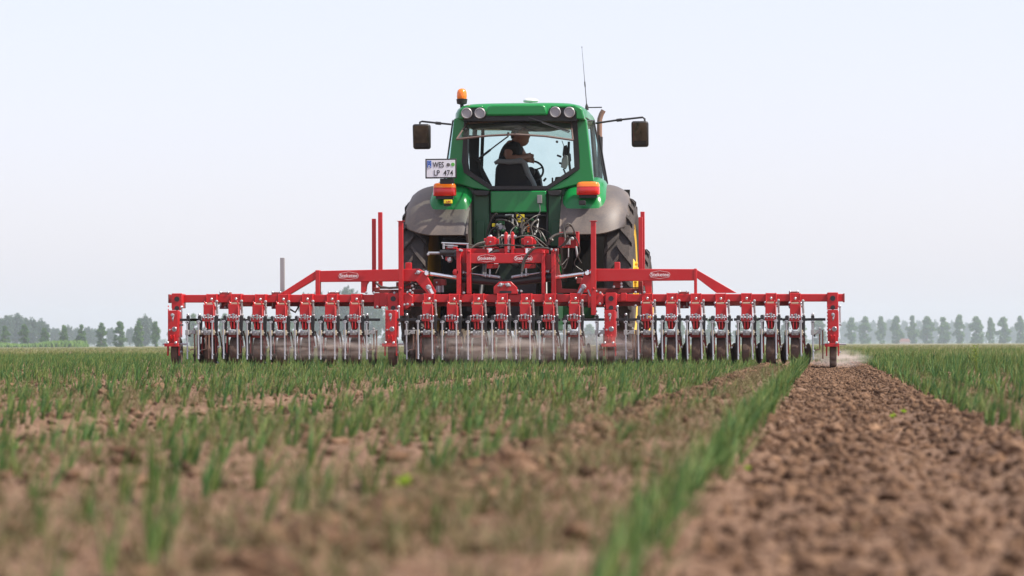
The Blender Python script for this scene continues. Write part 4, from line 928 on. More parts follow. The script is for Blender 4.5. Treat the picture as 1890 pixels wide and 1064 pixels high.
for px in (311.3, 1558): m.pbox(px - 2 if px > 900 else px - 1, px + 1 if px > 900 else px + 2, beamY(px) - 8.2, beamY(px) + 8, YT - .004, .088)
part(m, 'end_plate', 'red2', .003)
m = MB()
for px in (412, 508, 1172 + 87, 1463, 592 + 20):
    m.pbox(px - 7, px + 12, beamY(px) - 12, beamY(px) - 7, YT + .02, .12)
    m.pbox(px - 7, px + 12, beamY(px) + 13, beamY(px) + 19, YT + .08, .08)
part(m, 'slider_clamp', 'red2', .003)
m = MB()
for px in (412, 508, 1259, 1463, 612):
    for d in (-5, 9): m.bolt(P(px + d, beamY(px) - 11.5, YT - .0), .012, .01); m.tube([P(px + d, beamY(px) - 13, YT + .03), P(px + d, beamY(px) + 16, YT + .06)], .006, 6)
    m.bolt(P(px + 4, beamY(px) + 16, YT + .07), .014, .012)
part(m, 'clamp_bolt', 'zinc', 0)
# hinge brackets between the sections
m = MB()
for (x0, x1, y0, y1) in ((700, 716, 541, 566), (745, 754, 541, 572), (754, 762, 541, 566), (1085, 1094, 540, 568), (1101, 1112, 541, 566), (1146, 1156, 541, 556), (690, 700, 541, 570)): m.pbox(x0, x1, y0, y1, YT - .03, .16)
m.pprism([(744, 541), (752, 541), (762, 547), (762, 562), (752, 570), (744, 570)], YT - .07, .05); m.pprism([(1100, 543), (1108, 540), (1114, 545), (1114, 560), (1108, 566), (1100, 562)], YT - .07, .05)
part(m, 'hinge_bracket', 'red', .004)
m = MB()
for (x, y) in ((752, 540), (761, 541), (752, 562), (761, 563), (757, 537), (746, 563), (1108, 541), (1107, 561), (1173, 540), (1189, 540), (1173, 565), (1100, 538), (728, 541), (690, 541), (696, 567), (676, 541)): m.bolt(P(x, y, YT - .09), .014, .014)
part(m, 'hinge_bolt', 'zinc', 0)
# wing arms
YA = YT + .03
m = MB(); m.pprism([(583, 500.5), (745, 497), (773, 496.5), (784, 503), (804, 537), (804, 542), (788, 542), (768, 519.5), (583, 521)], YA, .09); m.pprism([(583, 500), (583, 515), (536, 543), (516, 543)], YA + .002, .086)
m.pbox(582, 590, 499, 545, YA - .006, .10); m.pprism([(666, 520), (681, 520), (677, 526), (675, 541), (666, 541)], YA + .01, .06); m.pbox(748, 759, 485, 498, YA + .02, .07); part(m, 'wing_arm', 'red', .005)
m = MB(); m.pprism([(1284, 497), (1100, 496.5), (1090, 497), (1078, 508), (1064, 540), (1098, 541), (1100, 519.5), (1284, 518)], YA, .09); m.pprism([(1284, 497), (1284, 512), (1322, 541), (1360, 541)], YA + .002, .086)
m.pbox(1281, 1286, 496, 543, YA - .006, .10); m.pprism([(1188, 518), (1203, 518), (1203, 541), (1192, 541), (1190, 528)], YA + .01, .06); m.pbox(1134, 1144, 484, 497, YA + .02, .07); part(m, 'wing_arm', 'red', .005)
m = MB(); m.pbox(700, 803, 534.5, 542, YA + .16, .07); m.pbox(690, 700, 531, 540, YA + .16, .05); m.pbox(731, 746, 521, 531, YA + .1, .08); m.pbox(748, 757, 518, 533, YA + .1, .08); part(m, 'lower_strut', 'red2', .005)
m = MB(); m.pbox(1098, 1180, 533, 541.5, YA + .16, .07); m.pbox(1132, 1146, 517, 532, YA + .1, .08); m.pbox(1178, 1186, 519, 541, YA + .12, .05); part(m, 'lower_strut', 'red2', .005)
m = MB(); m.pbox(700, 770, 531, 533.5, YA + .2, .05); m.pbox(1100, 1178, 530.5, 533, YA + .2, .05); part(m, 'guide_strip', 'blackm', 0)
m = MB(); m.tube([P(693, 522, YA), P(703, 530, YA), (P(718, 532, YA)), P(735, 531, YA)], .012, 8); m.tube([P(735, 531, YA), P(760, 524, YA + .1), P(790, 530, YA + .2)], .010, 8)
m.tube([P(535, 571, YT + .05), P(545, 577, YT + .02), P(552, 565, YT + .1)], .01, 6); part(m, 'wing_hose', 'hose', 0)
# upright posts
for (x0, x1, y0, y1, dy, mat) in ((686.5, 693, 404, 540, .35, 'red'), (698, 705, 392, 532, .30, 'red'), (735.5, 743.5, 409, 583, -.12, 'red'), (1091, 1099.5, 409, 582, -.12, 'red'), (1179, 1186, 401, 540, .35, 'red'), (1182.5, 1189.5, 391, 528, .45, 'red'), (517, 524.5, 476, 545, .22, 'zincd')):
    m = MB(); m.pbox(x0, x1, y0, y1, YT + dy, .045)
    if dy < 0: m.pbox(x0 - 3, x1 + 2.5, y0 - 1.2, y0, YT + dy - .01, .06); m.bolt(P((x0 + x1) / 2, 533, YT + dy), .013, .012)
    o = part(m, 'parking_post', mat, .003)
m = MB(); m.tube([P(1085, 535, YT - .1), P(1090, 547, YT - .1)], .010, 6); m.tube([P(1120, 620, YT), P(1121, 628, YT)], .01, 6); part(m, 'locking_pin', 'zinc', 0)
# badges
for (px, py, d) in ((643.5, 509.5, YA - .001), (1218, 507.5, YA - .001), (898, 477.2, 0), (966, 477.2, 0)):
    Yb = d if d else YT + .019; k = .92 if not d else 1.0; m = MB(); p = P(px, py, Yb); q = 1 / FPX * Yb
    txt(m, 'Steketee', px, py, 6.9 * k, Yb - .002, 1.0, .0003)
    hexo = [(-19, 0), (-16.5, 4.6), (0, 7.6), (16.5, 4.6), (19, 0), (16.5, -4.6), (0, -7.6), (-16.5, -4.6)]
    for i in range(8):
        a, b = hexo[i], hexo[(i + 1) % 8]; s = .972
        m.prism([(p.x + a[0] * q * k, p.z + a[1] * q * k), (p.x + b[0] * q * k, p.z + b[1] * q * k), (p.x + b[0] * q * k * s, p.z + b[1] * q * k * (s - .025)), (p.x + a[0] * q * k * s, p.z + a[1] * q * k * (s - .025))], Yb - .003, Yb)
    part(m, 'maker_badge', 'letter', 0)
# knee links
for pts in ([(791, 531), (799, 546)], [(1077, 530), (1069, 544)]):
    m = MB(); a, b = P(*pts[0], YT - .02), P(*pts[1], YT - .02); m.tube([a, b], .026, 6); m.bolt(a, .03, .03); m.bolt(b, .02, .03); part(m, 'pivot_link', 'zinc', 0)
for (x, y) in ((772, 503.5), (1093, 503)):
    m = MB(); p = P(x, y, YA - .01); m.bolt(p, .024, .03); m.box((p.x - .035, p.x + .035), (YA - .03, YA), (p.z - .006, p.z + .006), (0, -.35, 0)); part(m, 'pivot_pin', 'zinc', .002)
# headstock
YH = YT + .02
m = MB(); m.pbox(868, 1000, 467.5, 486.5, YH, .08); part(m, 'headstock_beam', 'red', .006)
m = MB(); m.pbox(858, 1012, 458.5, 469.5, YH + .2, .08); m.pbox(850, 860, 459, 487, YH + .1, .1); m.pbox(1000, 1018, 470, 500, YH + .1, .08); m.pbox(1000, 1018, 503, 520, YH + .12, .04); part(m, 'rear_beam', 'red', .006)
for (x0, x1, y0) in ((842.5, 850.5, 459), (861, 868.5, 459.5), (999.5, 1006, 462), (1017.5, 1024.5, 459.5)):
    m = MB(); m.pbox(x0, x1, y0, 543, YH - .02, .12); m.bolt(P(x0 + 4, y0 + 5, YH - .02), .015, .02); part(m, 'headstock_post', 'red', .005)
m = MB(); m.pprism([(850, 486), (861, 486), (861, 500), (857, 541), (850, 541)], YH + .1, .04)
m.pprism([(1022, 459), (1031, 459), (1032, 497), (1034, 505), (1037, 533), (1062, 534), (1075, 541), (1022, 541)], YH + .12, .04); part(m, 'side_plate', 'red2', .004)
m = MB(); m.pprism([(911, 543), (911, 530), (921, 520.5), (943, 520), (954, 531), (955.5, 543)], YT - .03, .05); part(m, 'centre_plate', 'red', .005)
m = MB(); m.pbox(922, 944, 537, 542, YT - .033, .01); part(m, 'plate_slot', 'blackm', 0)
m = MB()
for px in (924.5, 937.5): p = P(px, 526.5, YT - .05); m.bolt(p, .024, .03); m.box((p.x - .034, p.x + .034), (YT - .075, YT - .05), (p.z - .007, p.z + .007), (0, .3 * (1 if px > 930 else -1), 0))
part(m, 'plate_pin', 'zinc', .002)
for s, pts, rod, tie in ((-1, [(847, 514.5), (926, 521)], [(788, 505), (848, 514)], [(856, 503.5), (921, 512)]), (1, [(1020, 512), (942, 521)], [(1084, 504.5), (1022, 513)], [(1012, 501.5), (946, 511.5)])):
    m = MB(); a, b = P(*pts[0], YT + .14), P(*pts[1], YT + .14); m.tube([a, b], .044, 16); m.tube([a, a.lerp(b, .05)], .050, 16); cy = part(m, 'hydraulic_cylinder', 'blackm', 0)
    m = MB(); m.tube([P(*rod[0], YT + .10), P(*rod[1], YT + .14)], .021, 12); m.bolt(P(*rod[0], YT + .05), .035, .04); m.build('piston_rod', M['chrome'], cy)
    m = MB(); t0, t1 = P(*tie[0], YT + .08), P(*tie[1], YT + .08); m.tube([t0, t1], .008, 6); m.bolt(t0, .018, .02); m.tube([t0.lerp(t1, .55), t1], .016, 8); m.bolt(t1, .016, .02)
    for k in (.62, .74): q = t0.lerp(t1, k); m.tube([q, q + Vector((0, 0, .07))], .009, 8); m.bolt(q, .020, .03)
    m.build('oil_pipe', M['zinc'], cy)
for px in (906, 975):                                           # stabiliser blocks with chrome sleeves
    m = MB(); m.pbox(px - 13, px + 13, 440, 451.5, YH + .16, .12); m.pprism([(px - 7, 437), (px + 6, 437), (px + 8, 441), (px + 8, 455), (px - 9, 455), (px - 9, 441)], YH + .13, .15); b = part(m, 'motor_block', 'red', .008)
    m = MB(); m.bolt(P(px - 1, 447, YH + .12), .009, .012); p = P(px - 1, 437.5, YH + .2); m.lathe([(.001, .022), (.018, .018), (.026, 0), (.026, -.01)], p, 'Z', 12); m.build('cap_screw', M['zinc'], b)
    m = MB(); m.tube([P(px - 1, 457, YH + .2), P(px - 1, 470, YH + .2)], .040, 16); m.build('chrome_sleeve', M['chrome'], b)
    m = MB(); m.pbox(px - 12, px + 12, 456, 458.5, YH + .14, .12); m.pbox(px - 8, px + 8, 488, 496, YH + .12, .1); m.pbox(px + 6, px + 13, 487, 495, YH + .10, .08); m.build('clamp_ring', M['red'], b, .003)
m = MB(); m.pprism([(931, 470), (930.5, 432), (933, 427.5), (935.5, 430), (936.5, 470)], YH + .1, .12); m.pprism([(943, 470), (943, 430), (945.5, 427.5), (948, 432), (947.5, 470)], YH + .1, .12); part(m, 'top_link_bracket', 'red', .004)
m = MB(); a, b = P(938, 434, YH + .16), P(938, 466, YH + .14); m.tube([a, a.lerp(b, .3), a.lerp(b, .32), a.lerp(b, .5), a.lerp(b, .52), a.lerp(b, .85), a.lerp(b, .87), b], [.02, .02, .012, .012, .024, .024, .014, .014], 12); m.lathe([(.02, -.07), (.02, .07)], P(938, 437, YH + .16), 'X', 10); part(m, 'top_link', 'white', 0)
m = MB(); m.bolt(P(929, 437, YH + .12), .014, .02, 'X'); m.bolt(P(950, 437, YH + .12), .014, .02, 'X')
for (x, y) in ((849, 462), (852, 463), (1018, 461), (1026, 462), (955, 537), (962, 538), (856, 541), (790, 470)): m.bolt(P(x, y, YH - .03), .014, .015)
part(m, 'headstock_bolt', 'zinc', 0)
# steering valve at the left, valve box at the right
m = MB(); m.tube([P(812, 467, YH + .1), P(842, 467, YH + .1)], .030, 12); m.pbox(822, 840, 462, 474, YH + .08, .1); m.lathe([(.03, -.02), (.045, 0), (.03, .02)], P(842, 473, YH + .06), 'X', 14); sv = part(m, 'steering_cylinder', 'blackm', .003)
m = MB(); m.tube([P(790, 467.5, YH + .1), P(814, 467.5, YH + .1)], .014, 10); m.tube([P(815, 449, YH + .1), P(865, 451, YH + .1)], .010, 8); m.tube([P(819, 449, YH + .1), P(819, 460, YH + .1)], .012, 8); m.tube([P(863, 450, YH + .1), P(863, 459, YH + .1)], .010, 8); m.pbox(826, 836, 452, 458, YH + .1, .05); m.tube([P(815, 471, YH + .1), P(818, 478, YH + .1)], .008, 6); m.bolt(P(830, 480, YH + .1), .03, .03); m.tube([P(820, 453, YH + .05), P(845, 455, YH + .05)], .006, 6)
m.build('piston_rod', M['zinc'], sv); m = MB(); m.pbox(823, 843, 456, 460.5, YH + .12, .08); m.pbox(822, 834, 474, 481, YH + .1, .06); m.lathe([(.022, -.02), (.036, -.015), (.036, .015), (.022, .02)], P(842, 503, YH + .0), 'Y', 20); m.each('valve_mount', M['red'], sv, .003)
m = MB(); m.pbox(1032, 1068, 428.5, 431, YH + .2, .12); m.pbox(1063, 1068, 428, 455, YH + .2, .12); m.pbox(1031, 1045, 438, 458, YH + .3, .04); m.pbox(1036, 1064, 442, 458, YH + .28, .05); m.pbox(1030, 1050, 455, 457.5, YH + .15, .12); vb = part(m, 'valve_box', 'red', .003)
m = MB(); m.pbox(1042, 1052, 441, 452, YH + .15, .08); m.tube([P(1049, 458, YH + .2), P(1049, 478, YH + .2)], .008, 6); m.tube([P(1063, 455, YH + .1), P(1066, 475, YH + .1)], .012, 6); m.bolt(P(1056, 441, YH + .12), .02, .02); m.each('valve_fitting', M['zincd'], vb, .004)
def hose(m, pix, r, Y0, Y1=None):
    pts = [P(a, b, Y0 + ((Y1 if Y1 is not None else Y0) - Y0) * i / (len(pix) - 1)) for i, (a, b) in enumerate(pix)]; out = []
    for i in range(len(pts) - 1):
        p0, p1, p2, p3 = pts[max(i - 1, 0)], pts[i], pts[i + 1], pts[min(i + 2, len(pts) - 1)]
        for k in range(5): t = k / 5; out.append(.5 * ((2 * p1) + (p2 - p0) * t + (2 * p0 - 5 * p1 + 4 * p2 - p3) * t * t + (3 * p1 - p0 - 3 * p2 + p3) * t ** 3))
    out.append(pts[-1]); m.tube(out, r, 7)
HOSES = [([(1043, 440), (1041, 425), (1045, 414), (1053, 415), (1059, 425), (1060, 432)], .009), ([(1044, 440), (1043, 427), (1048, 417), (1057, 420), (1061, 432)], .009), ([(1015, 443), (1022, 436), (1035, 432), (1058, 431)], .014), ([(1013, 452), (1016, 440), (1020, 445)], .014), ([(1060, 437), (1066, 446), (1070, 462), (1067, 474), (1073, 486)], .007), ([(1048, 436), (1044, 446), (1036, 455), (1030, 457)], .010), ([(1052, 438), (1046, 447), (1040, 455)], .009), ([(1066, 474), (1060, 488), (1075, 500)], .005), ([(1028, 478), (1035, 490), (1047, 478)], .006), ([(1030, 470), (1040, 497), (1050, 475)], .005),
         ([(896, 503), (899, 480), (908, 467), (922, 464)], .009), ([(893, 503), (896, 482), (905, 466), (920, 462)], .008), ([(963, 503), (966, 482), (978, 464), (992, 458), (1012, 459), (1017, 464)], .010), ([(965, 500), (970, 480), (984, 461), (1000, 457), (1014, 461)], .008), ([(870, 458), (882, 450), (895, 447)], .009), ([(872, 459), (884, 452), (896, 449)], .007), ([(918, 441), (925, 437), (930, 437)], .007), ([(948, 441), (965, 436), (985, 437), (1000, 447), (1010, 456)], .008), ([(987, 440), (995, 450), (1003, 456)], .008), ([(866, 452), (890, 456), (925, 452), (960, 454), (1000, 452)], .008), ([(870, 498), (880, 492), (890, 489)], .006), ([(915, 505), (920, 494), (922, 488)], .006), ([(990, 490), (998, 498), (996, 507)], .006), ([(922, 456), (945, 453), (968, 457)], .006)]
for i, (px_, r_) in enumerate(HOSES):
    m = MB(); hose(m, px_, r_, YH - .05 + (i % 4) * .03, YH + .02 + (i % 3) * .03); part(m, 'hydraulic_hose', 'hose', 0)
# secondary red gear left and right of the centre, guide wheels
m = MB(); m.pbox(800, 815, 515, 530, YT + .2, .12); m.pbox(812, 822, 516, 527, YT + .18, .1); m.pbox(1064, 1074, 513, 524, YT + .22, .1); part(m, 'small_motor_block', 'red2', .006)
m = MB(); m.bolt(P(806, 522, YT + .18), .01, .01); m.tube([P(810, 528, YT + .2), P(810, 540, YT + .2)], .03, 10); m.tube([P(817, 527, YT + .2), P(817, 540, YT + .2)], .012, 8); m.bolt(P(1063, 514, YT + .2), .012, .01); m.bolt(P(1076, 508, YT + .1), .014, .02)
for (x, y) in ((761, 528), (763, 534), (1133, 530), (1147, 530), (1147, 524), (1100, 575)): m.bolt(P(x, y, YT + .05), .014, .02)
part(m, 'motor_bolt', 'zinc', 0)

# ---- hoeing unit: one built, twenty copies
ZB = .24 + (634 - 550.6) / 178.8                                 # beam centre height
def unit():
    m = MB(); m.box((-.052, .050), (-.078, -.062), (ZB - .04, ZB + .045)); m.box((-.056, -.048), (-.085, .09), (ZB - .05, ZB + .05)); m.box((.044, .054), (-.085, .09), (ZB - .06, ZB + .05)); m.box((-.05, .05), (-.075, .085), (ZB + .0405, ZB + .048))
    base = H0_; u = m.build('hoeing_unit', M['red'], None, .003, origin=O)
    def sub(m, name, mat, bev=.002):
        for o in (m.each(name, M[mat], None, bev, origin=O) if name in ('bolt', 'rod_clamp', 'hoe_share') else [m.build(name, M[mat], None, bev, origin=O)]): o.parent = u
    m = MB(); m.bolt((0, -.08, ZB - .005), .014, .012)
    for (x, z) in ((-.06, ZB - .05), (.058, ZB - .055), (.062, ZB - .085), (-.058, ZB - .085)): m.bolt((x, -.09, z), .013, .012)
    for (x, z, r) in ((-.062, .520, .012), (-.032, .527, .014), (.003, .533, .019), (.035, .522, .012), (.065, .515, .011)): m.lathe([(r * .4, -.04), (r * .4, -.004), (r, -.004), (r * .95, .004), (r * .5, .010), (.001, .011)], (x, -.29, z), 'Z', 10)
    m.bolt((-.025, -.31, .375), .010, .01); m.bolt((.02, -.31, .34), .009, .01); m.bolt((.105, -.25, .20), .012, .012); m.bolt((-.05, -.31, .395), .008, .01)
    m.tube([(.01, -.305, .545), (.008, -.30, .49)], .008, 6)
    sub(m, 'bolt', 'zinc', 0)
    m = MB(); m.prism([(-.045, ZB - .045), (.040, ZB - .045), (.040, ZB - .062), (-.05, ZB - .062)], -.16, -.08); sub(m, 'highlight_pad', 'brass')  # gold-coloured pad stands in for reflected light on the bracket underside
    m = MB()
    for s in (-.045, .04): m.box((s - .004, s + .004), (-.24, -.03), (ZB - .085, ZB - .06), (-.35, 0, 0))
    m.box((-.053, .052), (-.245, -.175), (.515, ZB - .066)); m.box((.052, .058), (-.27, -.15), (.35, ZB - .08)); m.tube([(-.056, -.2, ZB - .085), (-.056, -.2, ZB - .06)], .008, 6); sub(m, 'arm_box', 'red', .004)
    m = MB(); m.tube([(.078, -.20, .665), (.084, -.20, .545)], .010, 8)
    sub(m, 'spring_damper', 'grey', 0)
    m = MB()
    for i in range(9): a = i / 8; m.lathe([(.009, -.003), (.0145, 0), (.009, .003)], (.078 + .006 * a, -.20, .655 - .10 * a), 'Z', 8)
    m.bolt((.080, -.21, .675), .015, .012); m.bolt((.088, -.21, .53), .014, .012); sub(m, 'coil_spring', 'zincd', 0)
    m = MB(); m.box((-.055, .058), (-.29, -.24), (.466, .505))
    for x in (-.018, .014): m.box((x - .005, x + .005), (-.29, -.24), (.39, .466))
    sub(m, 'cross_bracket', 'red', .002)
    m = MB(); m.prism([(-.048, .4655), (.046, .4655), (.040, .41), (.02, .38), (-.028, .38)], -.234, -.222); sub(m, 'tool_carrier', 'red2', .002)
    m = MB(); m.box((-.128, .122), (-.236, -.208), (.470, .497))
    for x, zl in ((-.082, .345), (.083, .345)):
        m.prism([(x - .018, .455), (x - .022, .515), (x - .012, .527), (x + .012, .527), (x + .022, .515), (x + .018, .455), (x + .014, zl), (x + .024, zl - .03), (x + .006, zl - .035), (x - .012, zl)], -.262, -.237)
    sub(m, 'crossbar', 'blackm', .002)
    m = MB(); m.box((-.036, .036), (-.33, -.29), (.325, .372)); m.bolt((0, -.335, .35), .018, .012); m.tube([(-.10, -.305, .352), (.09, -.305, .352)], .008, 8); m.tube([(-.06, -.33, .352), (-.04, -.33, .352)], .014, 8); m.tube([(.04, -.33, .352), (.058, -.33, .352)], .014, 8); sub(m, 'clamp_block', 'zincd', .003)
    m = MB()
    for x in (-.088, .066): m.box((x - .016, x + .014), (-.345, -.305), (.325, .378))
    sub(m, 'rod_clamp', 'brass', .002)
    for x in (-.086, .060):
        m = MB(); m.tube([(x, -.35, .455), (x, -.35, .30), (x + .002, -.352, .16), (x + .004, -.37, .075)], .0085, 8)
        pts = [(x + .018 * math.cos(a), -.35, .462 + .010 * math.sin(a)) for a in [2 * math.pi * i / 12 for i in range(13)]]; m.tube(pts, .005, 6, caps=False); m.bolt((x, -.352, .455), .010, .01); m.bolt((x + .01, -.36, .12), .009, .01); sub(m, 'tine_rod', 'zinc', 0)
    m = MB()
    for s in (-1, 1): m.prism([(s * .058, .345), (s * .075, .325), (s * .078, .15), (s * .066, .13), (s * .064, .31), (s * .05, .33)], -.24, -.19)
    m.box((-.06, .06), (-.22, -.18), (.30, .345)); m.tube([(.078, -.2, .27), (.098, -.24, .20)], .006, 6); m.prism([(.075, .325), (.085, .32), (.105, .2), (.09, .19)], -.21, -.20); sub(m, 'wheel_fork', 'red2', .002)
    m = MB(); m.lathe([(.10, -.045), (.135, -.047), (.152, -.038), (.157, -.015), (.157, .015), (.152, .038), (.135, .047), (.10, .045)], (0, -.10, .165), 'X', 28); sub(m, 'gauge_wheel', 'wheelrub', 0)
    for s in (-1, 1):
        m = MB(); rot = (0, 0, .32 * s); c = (s * .125, .02, .135); m.lathe([(.001, -.012), (.05, -.010), (.105, .002), (.108, .004), (.05, -.004), (.001, -.006)], c, 'X', 28, rot); m.lathe([(.02, -.02), (.02, .02)], c, 'X', 10, rot); m.tube([(s * .10, .0, .14), (s * .09, -.05, .30), (s * .085, -.12, .36)], .009, 6); sub(m, 'cutting_disc', 'wheelrub', 0)
    m = MB()
    for x in (-.105, .022): m.tube([(x, -.16, .36), (x - .003, -.18, .20), (x + .006, -.14, .07)], .010, 6, sq=True)
    m.prism([(-.07, .03), (.07, .03), (.05, .05), (-.05, .05)], -.10, -.02); sub(m, 'hoe_share', 'blackm', 0)
    return u
UX = [393.5, 438, 482.5, 526.5, 570.7, 615, 659.3, 794.5, 839.5, 884.2, 928.7, 973.2, 1017.8, 1062.3, 1196, 1241, 1286, 1331.5, 1377, 1423, 1468]
u0 = unit(); tbl = table()
for i, px in enumerate(UX):
    c = u0 if i == 0 else copy_tree(u0, None, tbl)
    p = P(px, beamY(px), YT - .0); c.parent = hoe; c.location = (p.x - H0_.x, YT - H0_.y, p.z - ZB + trr.uniform(-.004, .004)); c.rotation_euler = (trr.uniform(-.015, .012), trr.uniform(-.009, .009), trr.uniform(-.03, .03))
# ---- edge tools where a bed ends
def edge_tool():
    m = MB(); m.box((-.13, .13), (-.236, -.208), (.470, .497)); m.prism([(-.014, .455), (-.018, .515), (-.010, .53), (.010, .53), (.018, .515), (.016, .455), (.014, .34), (.03, .31), (.012, .305), (-.012, .34)], -.262, -.237)
    u = m.build('edge_shield', M['blackm'], None, .002, origin=O)
    def sub(m, name, mat, bev=.002): o = m.build(name, M[mat], None, bev, origin=O); o.parent = u
    m = MB(); m.tube([(.0, -.30, .45), (.0, -.30, .25), (.006, -.32, .075)], .0085, 8); pts = [(.016 * math.cos(a), -.30, .455 + .010 * math.sin(a)) for a in [2 * math.pi * i / 12 for i in range(13)]]; m.tube(pts, .005, 6, caps=False); m.bolt((0, -.265, .535), .014, .012); m.bolt((.012, -.31, .16), .010, .01); sub(m, 'tine_rod', 'zinc', 0)
    m = MB(); m.box((-.02, .014), (-.31, -.26), (.325, .378)); m.box((.045, .085), (-.29, -.25), (.335, .375)); m.bolt((.07, -.28, .39), .012, .012); m.tube([(.02, -.28, .33), (.05, -.28, .36)], .012, 8); m.tube([(.02, -.28, .37), (.12, -.28, .375)], .005, 6); sub(m, 'rod_clamp', 'zincd', .002)
    m = MB(); m.tube([(.07, -.27, .36), (.07, -.26, .18), (.02, -.26, .17)], .011, 6, sq=True); m.tube([(.10, -.27, .37), (.10, -.27, .08)], .008, 6); sub(m, 'shank', 'rust', 0)
    return u
e0 = edge_tool(); tbl = table(); ft = True
for px, rz in ((356, 0), (377, 0), (684, 0), (757, 0), (1105, 0), (1158, 0), (1500, 0)):
    c = e0 if ft else copy_tree(e0, None, tbl); ft = False
    p = P(px, beamY(px), YT); c.parent = hoe; c.location = (p.x - H0_.x, 0, p.z - ZB)
def disc_part(px):
    m = MB(); p = P(px, 640, YT); m.lathe([(.001, -.012), (.05, -.010), (.105, .002), (.108, .004), (.05, -.004), (.001, -.006)], (p.x, YT + .02, .135), 'X', 28, (0, 0, .25)); m.bolt((p.x, YT - .02, .14), .016, .02); part(m, 'cutting_disc', 'wheelrub', 0)
for px in (359, 377, 693, 760, 1108): disc_part(px)
# ---- support wheels
def support(dx_low, long):
    m = MB(); m.box((-.055, .052), (-.095, -.062), (ZB - .12, ZB + .055)); m.box((.044, .056), (-.09, .09), (ZB - .10, ZB + .05)); m.box((-.06, -.05), (-.09, .09), (ZB - .10, ZB + .05)); s = m.build('support_leg', M['red'], None, .004, origin=O)
    def sub(m, name, mat, bev=.002):
        for o in (m.each(name, M[mat], None, bev, origin=O) if name in ('pin', 'bolt_hole') else [m.build(name, M[mat], None, bev, origin=O)]): o.parent = s
    m = MB(); m.lathe([(.001, -.004), (.027, -.004), (.027, .01)], (0, -.097, ZB - .005), 'Y', 24); m.lathe([(.001, -.004), (.024, -.004), (.024, .01)], (0, -.097, ZB - .10), 'Y', 24); sub(m, 'bolt_hole', 'blackm', 0)
    m = MB(); m.box((-.055, .052), (-.30, -.19), (.235, ZB - .125)); m.box((.05, .058), (-.26, -.10), (.30, ZB - .14))
    for i in range(10): m.box((-.061, -.055), (-.27, -.24), (.30 + i * .035, .318 + i * .035))
    for x in (-.02, .016): m.box((x - .006, x + .006), (-.335, -.30), (.255, .325), (.25, 0, 0))
    sub(m, 'leg_box', 'red', .004)
    m = MB(); m.box((-.085, .062), (-.34, -.16), (.205, .238))
    for x in (-.065, .055): m.prism([(x - .008, .21), (x + .008, .21), (x + .006, .11), (x - .008, .11)], -.26, -.22)
    sub(m, 'foot_plate', 'red', .003)
    m = MB(); m.lathe([(.09, -.034), (.145, -.036), (.158, -.026), (.162, 0), (.158, .026), (.145, .036), (.09, .034)], (0, -.10, .155), 'X', 32); m.lathe([(.001, -.02), (.09, -.028), (.09, .028), (.001, .02)], (0, -.10, .155), 'X', 24); sub(m, 'support_wheel', 'wheelrub', 0)
    m = MB(); m.lathe([(.022, -.004), (.026, 0), (.022, .004), (.018, 0), (.022, -.004)], (.014, -.31, .385), 'Y', 20); m.bolt((-.034, -.305, .378), .011, .012)
    m.tube([(-.008, -.34, .52), (-.002, -.32, .535), (.01, -.32, .53), (.002, -.33, .49), (.0, -.31, .47)], [.008, .012, .010, .009, .006], 8); m.bolt((.0, -.33, .532), .018, .02)
    for x in (-.05, .035): m.bolt((x, -.335, .245), .014, .012)
    m.tube([(-.12, -.25, .23), (.13, -.25, .23)], .009, 8); m.tube([(.072, -.2, .60), (.075, -.2, .45)], .008, 8); m.bolt((.07, -.2, .615), .016, .014); m.bolt((.075, -.2, .43), .013, .014); m.bolt((.07, -.24, .15), .012, .014); sub(m, 'pin', 'zinc', 0)
    return s
s0 = support(0, 0); tbl = table()
for i, px in enumerate((330, 728, 1129, 1537)):
    c = s0 if i == 0 else copy_tree(s0, None, tbl); p = P(px, beamY(px), YT); c.parent = hoe; c.location = (p.x - H0_.x, 0, p.z - ZB)

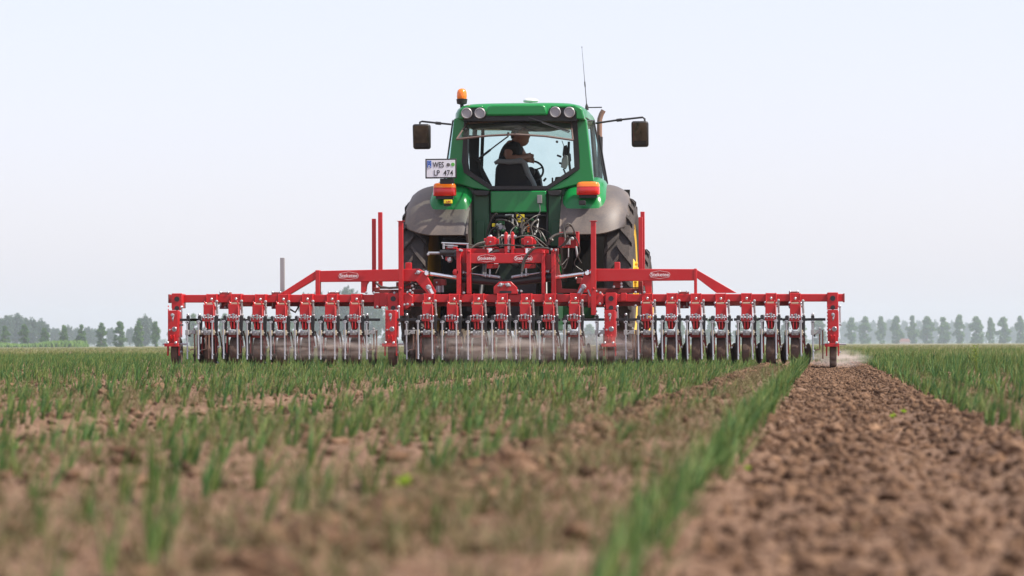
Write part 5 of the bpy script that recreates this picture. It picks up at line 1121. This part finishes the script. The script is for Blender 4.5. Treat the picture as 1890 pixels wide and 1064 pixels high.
# ------------------------------------------------------------------ dust and haze
def volume_mat(name, col, dens, soft=True, scale=3.6):
    m = bpy.data.materials.new(name); m.use_nodes = True; n, l = m.node_tree.nodes, m.node_tree.links; n.remove(n['Principled BSDF'])
    v = n.new('ShaderNodeVolumePrincipled'); v.inputs['Color'].default_value = (*col, 1); v.inputs['Density'].default_value = dens; v.inputs['Anisotropy'].default_value = .25
    l.new(v.outputs[0], n['Material Output'].inputs['Volume'])
    if soft:
        tc = n.new('ShaderNodeTexCoord'); ln = n.new('ShaderNodeVectorMath'); ln.operation = 'LENGTH'; l.new(tc.outputs['Object'], ln.inputs[0])
        mr = n.new('ShaderNodeMapRange'); mr.interpolation_type = 'SMOOTHSTEP'; mr.inputs[1].default_value = .15; mr.inputs[2].default_value = 1.0; mr.inputs[3].default_value = 1; mr.inputs[4].default_value = 0; l.new(ln.outputs['Value'], mr.inputs[0])
        t = n.new('ShaderNodeTexNoise'); t.inputs['Scale'].default_value = scale; t.inputs['Detail'].default_value = 5; l.new(tc.outputs['Object'], t.inputs['Vector'])
        m2 = n.new('ShaderNodeMapRange'); m2.inputs[1].default_value = .40; m2.inputs[2].default_value = .66; l.new(t.outputs[0], m2.inputs[0])
        mu = n.new('ShaderNodeMath'); mu.operation = 'MULTIPLY'; l.new(mr.outputs[0], mu.inputs[0]); l.new(m2.outputs[0], mu.inputs[1])
        m3 = n.new('ShaderNodeMath'); m3.operation = 'MULTIPLY'; m3.inputs[1].default_value = dens; l.new(mu.outputs[0], m3.inputs[0]); l.new(m3.outputs[0], v.inputs['Density'])
    return m
def dust(px, py, Y, rx, ry, rz, dens, label):
    v, f = ico(3); me = fast_mesh('dust_cloud', v, f); me.materials.append(volume_mat('dust', (.92, .84, .78), dens)); o = bpy.data.objects.new('dust_cloud', me); COL.objects.link(o)
    p = P(px, py, Y); o.location = p; o.scale = (rx, ry, rz); tag(o, label, 'dust', kind='stuff')
dust(925, 640, 32.75, 1.1, .55, .22, 4.6, 'brownish dust rising from the hoe units behind the middle of the tractor')
dust(600, 642, 32.8, 1.15, .5, .17, 4.5, 'thin dust rising from the left wing of the hoe')
dust(1120, 640, 32.9, .75, .5, .20, 4.5, 'thin dust between the right rear wheel and the right wing')
dust(1545, 662, 33.1, .42, .6, .12, 4.5, 'dust blown up around the small support wheel at the right end of the hoe')
m = MB(); m.box((-1700, 900), (-6, 3400), (-1.2, 38)); hz_ = m.build('haze', volume_mat('haze', (.80, .91, 1.0), .00024, False), None); tag(hz_, 'pale blue summer haze over the flat field', 'haze', kind='stuff')
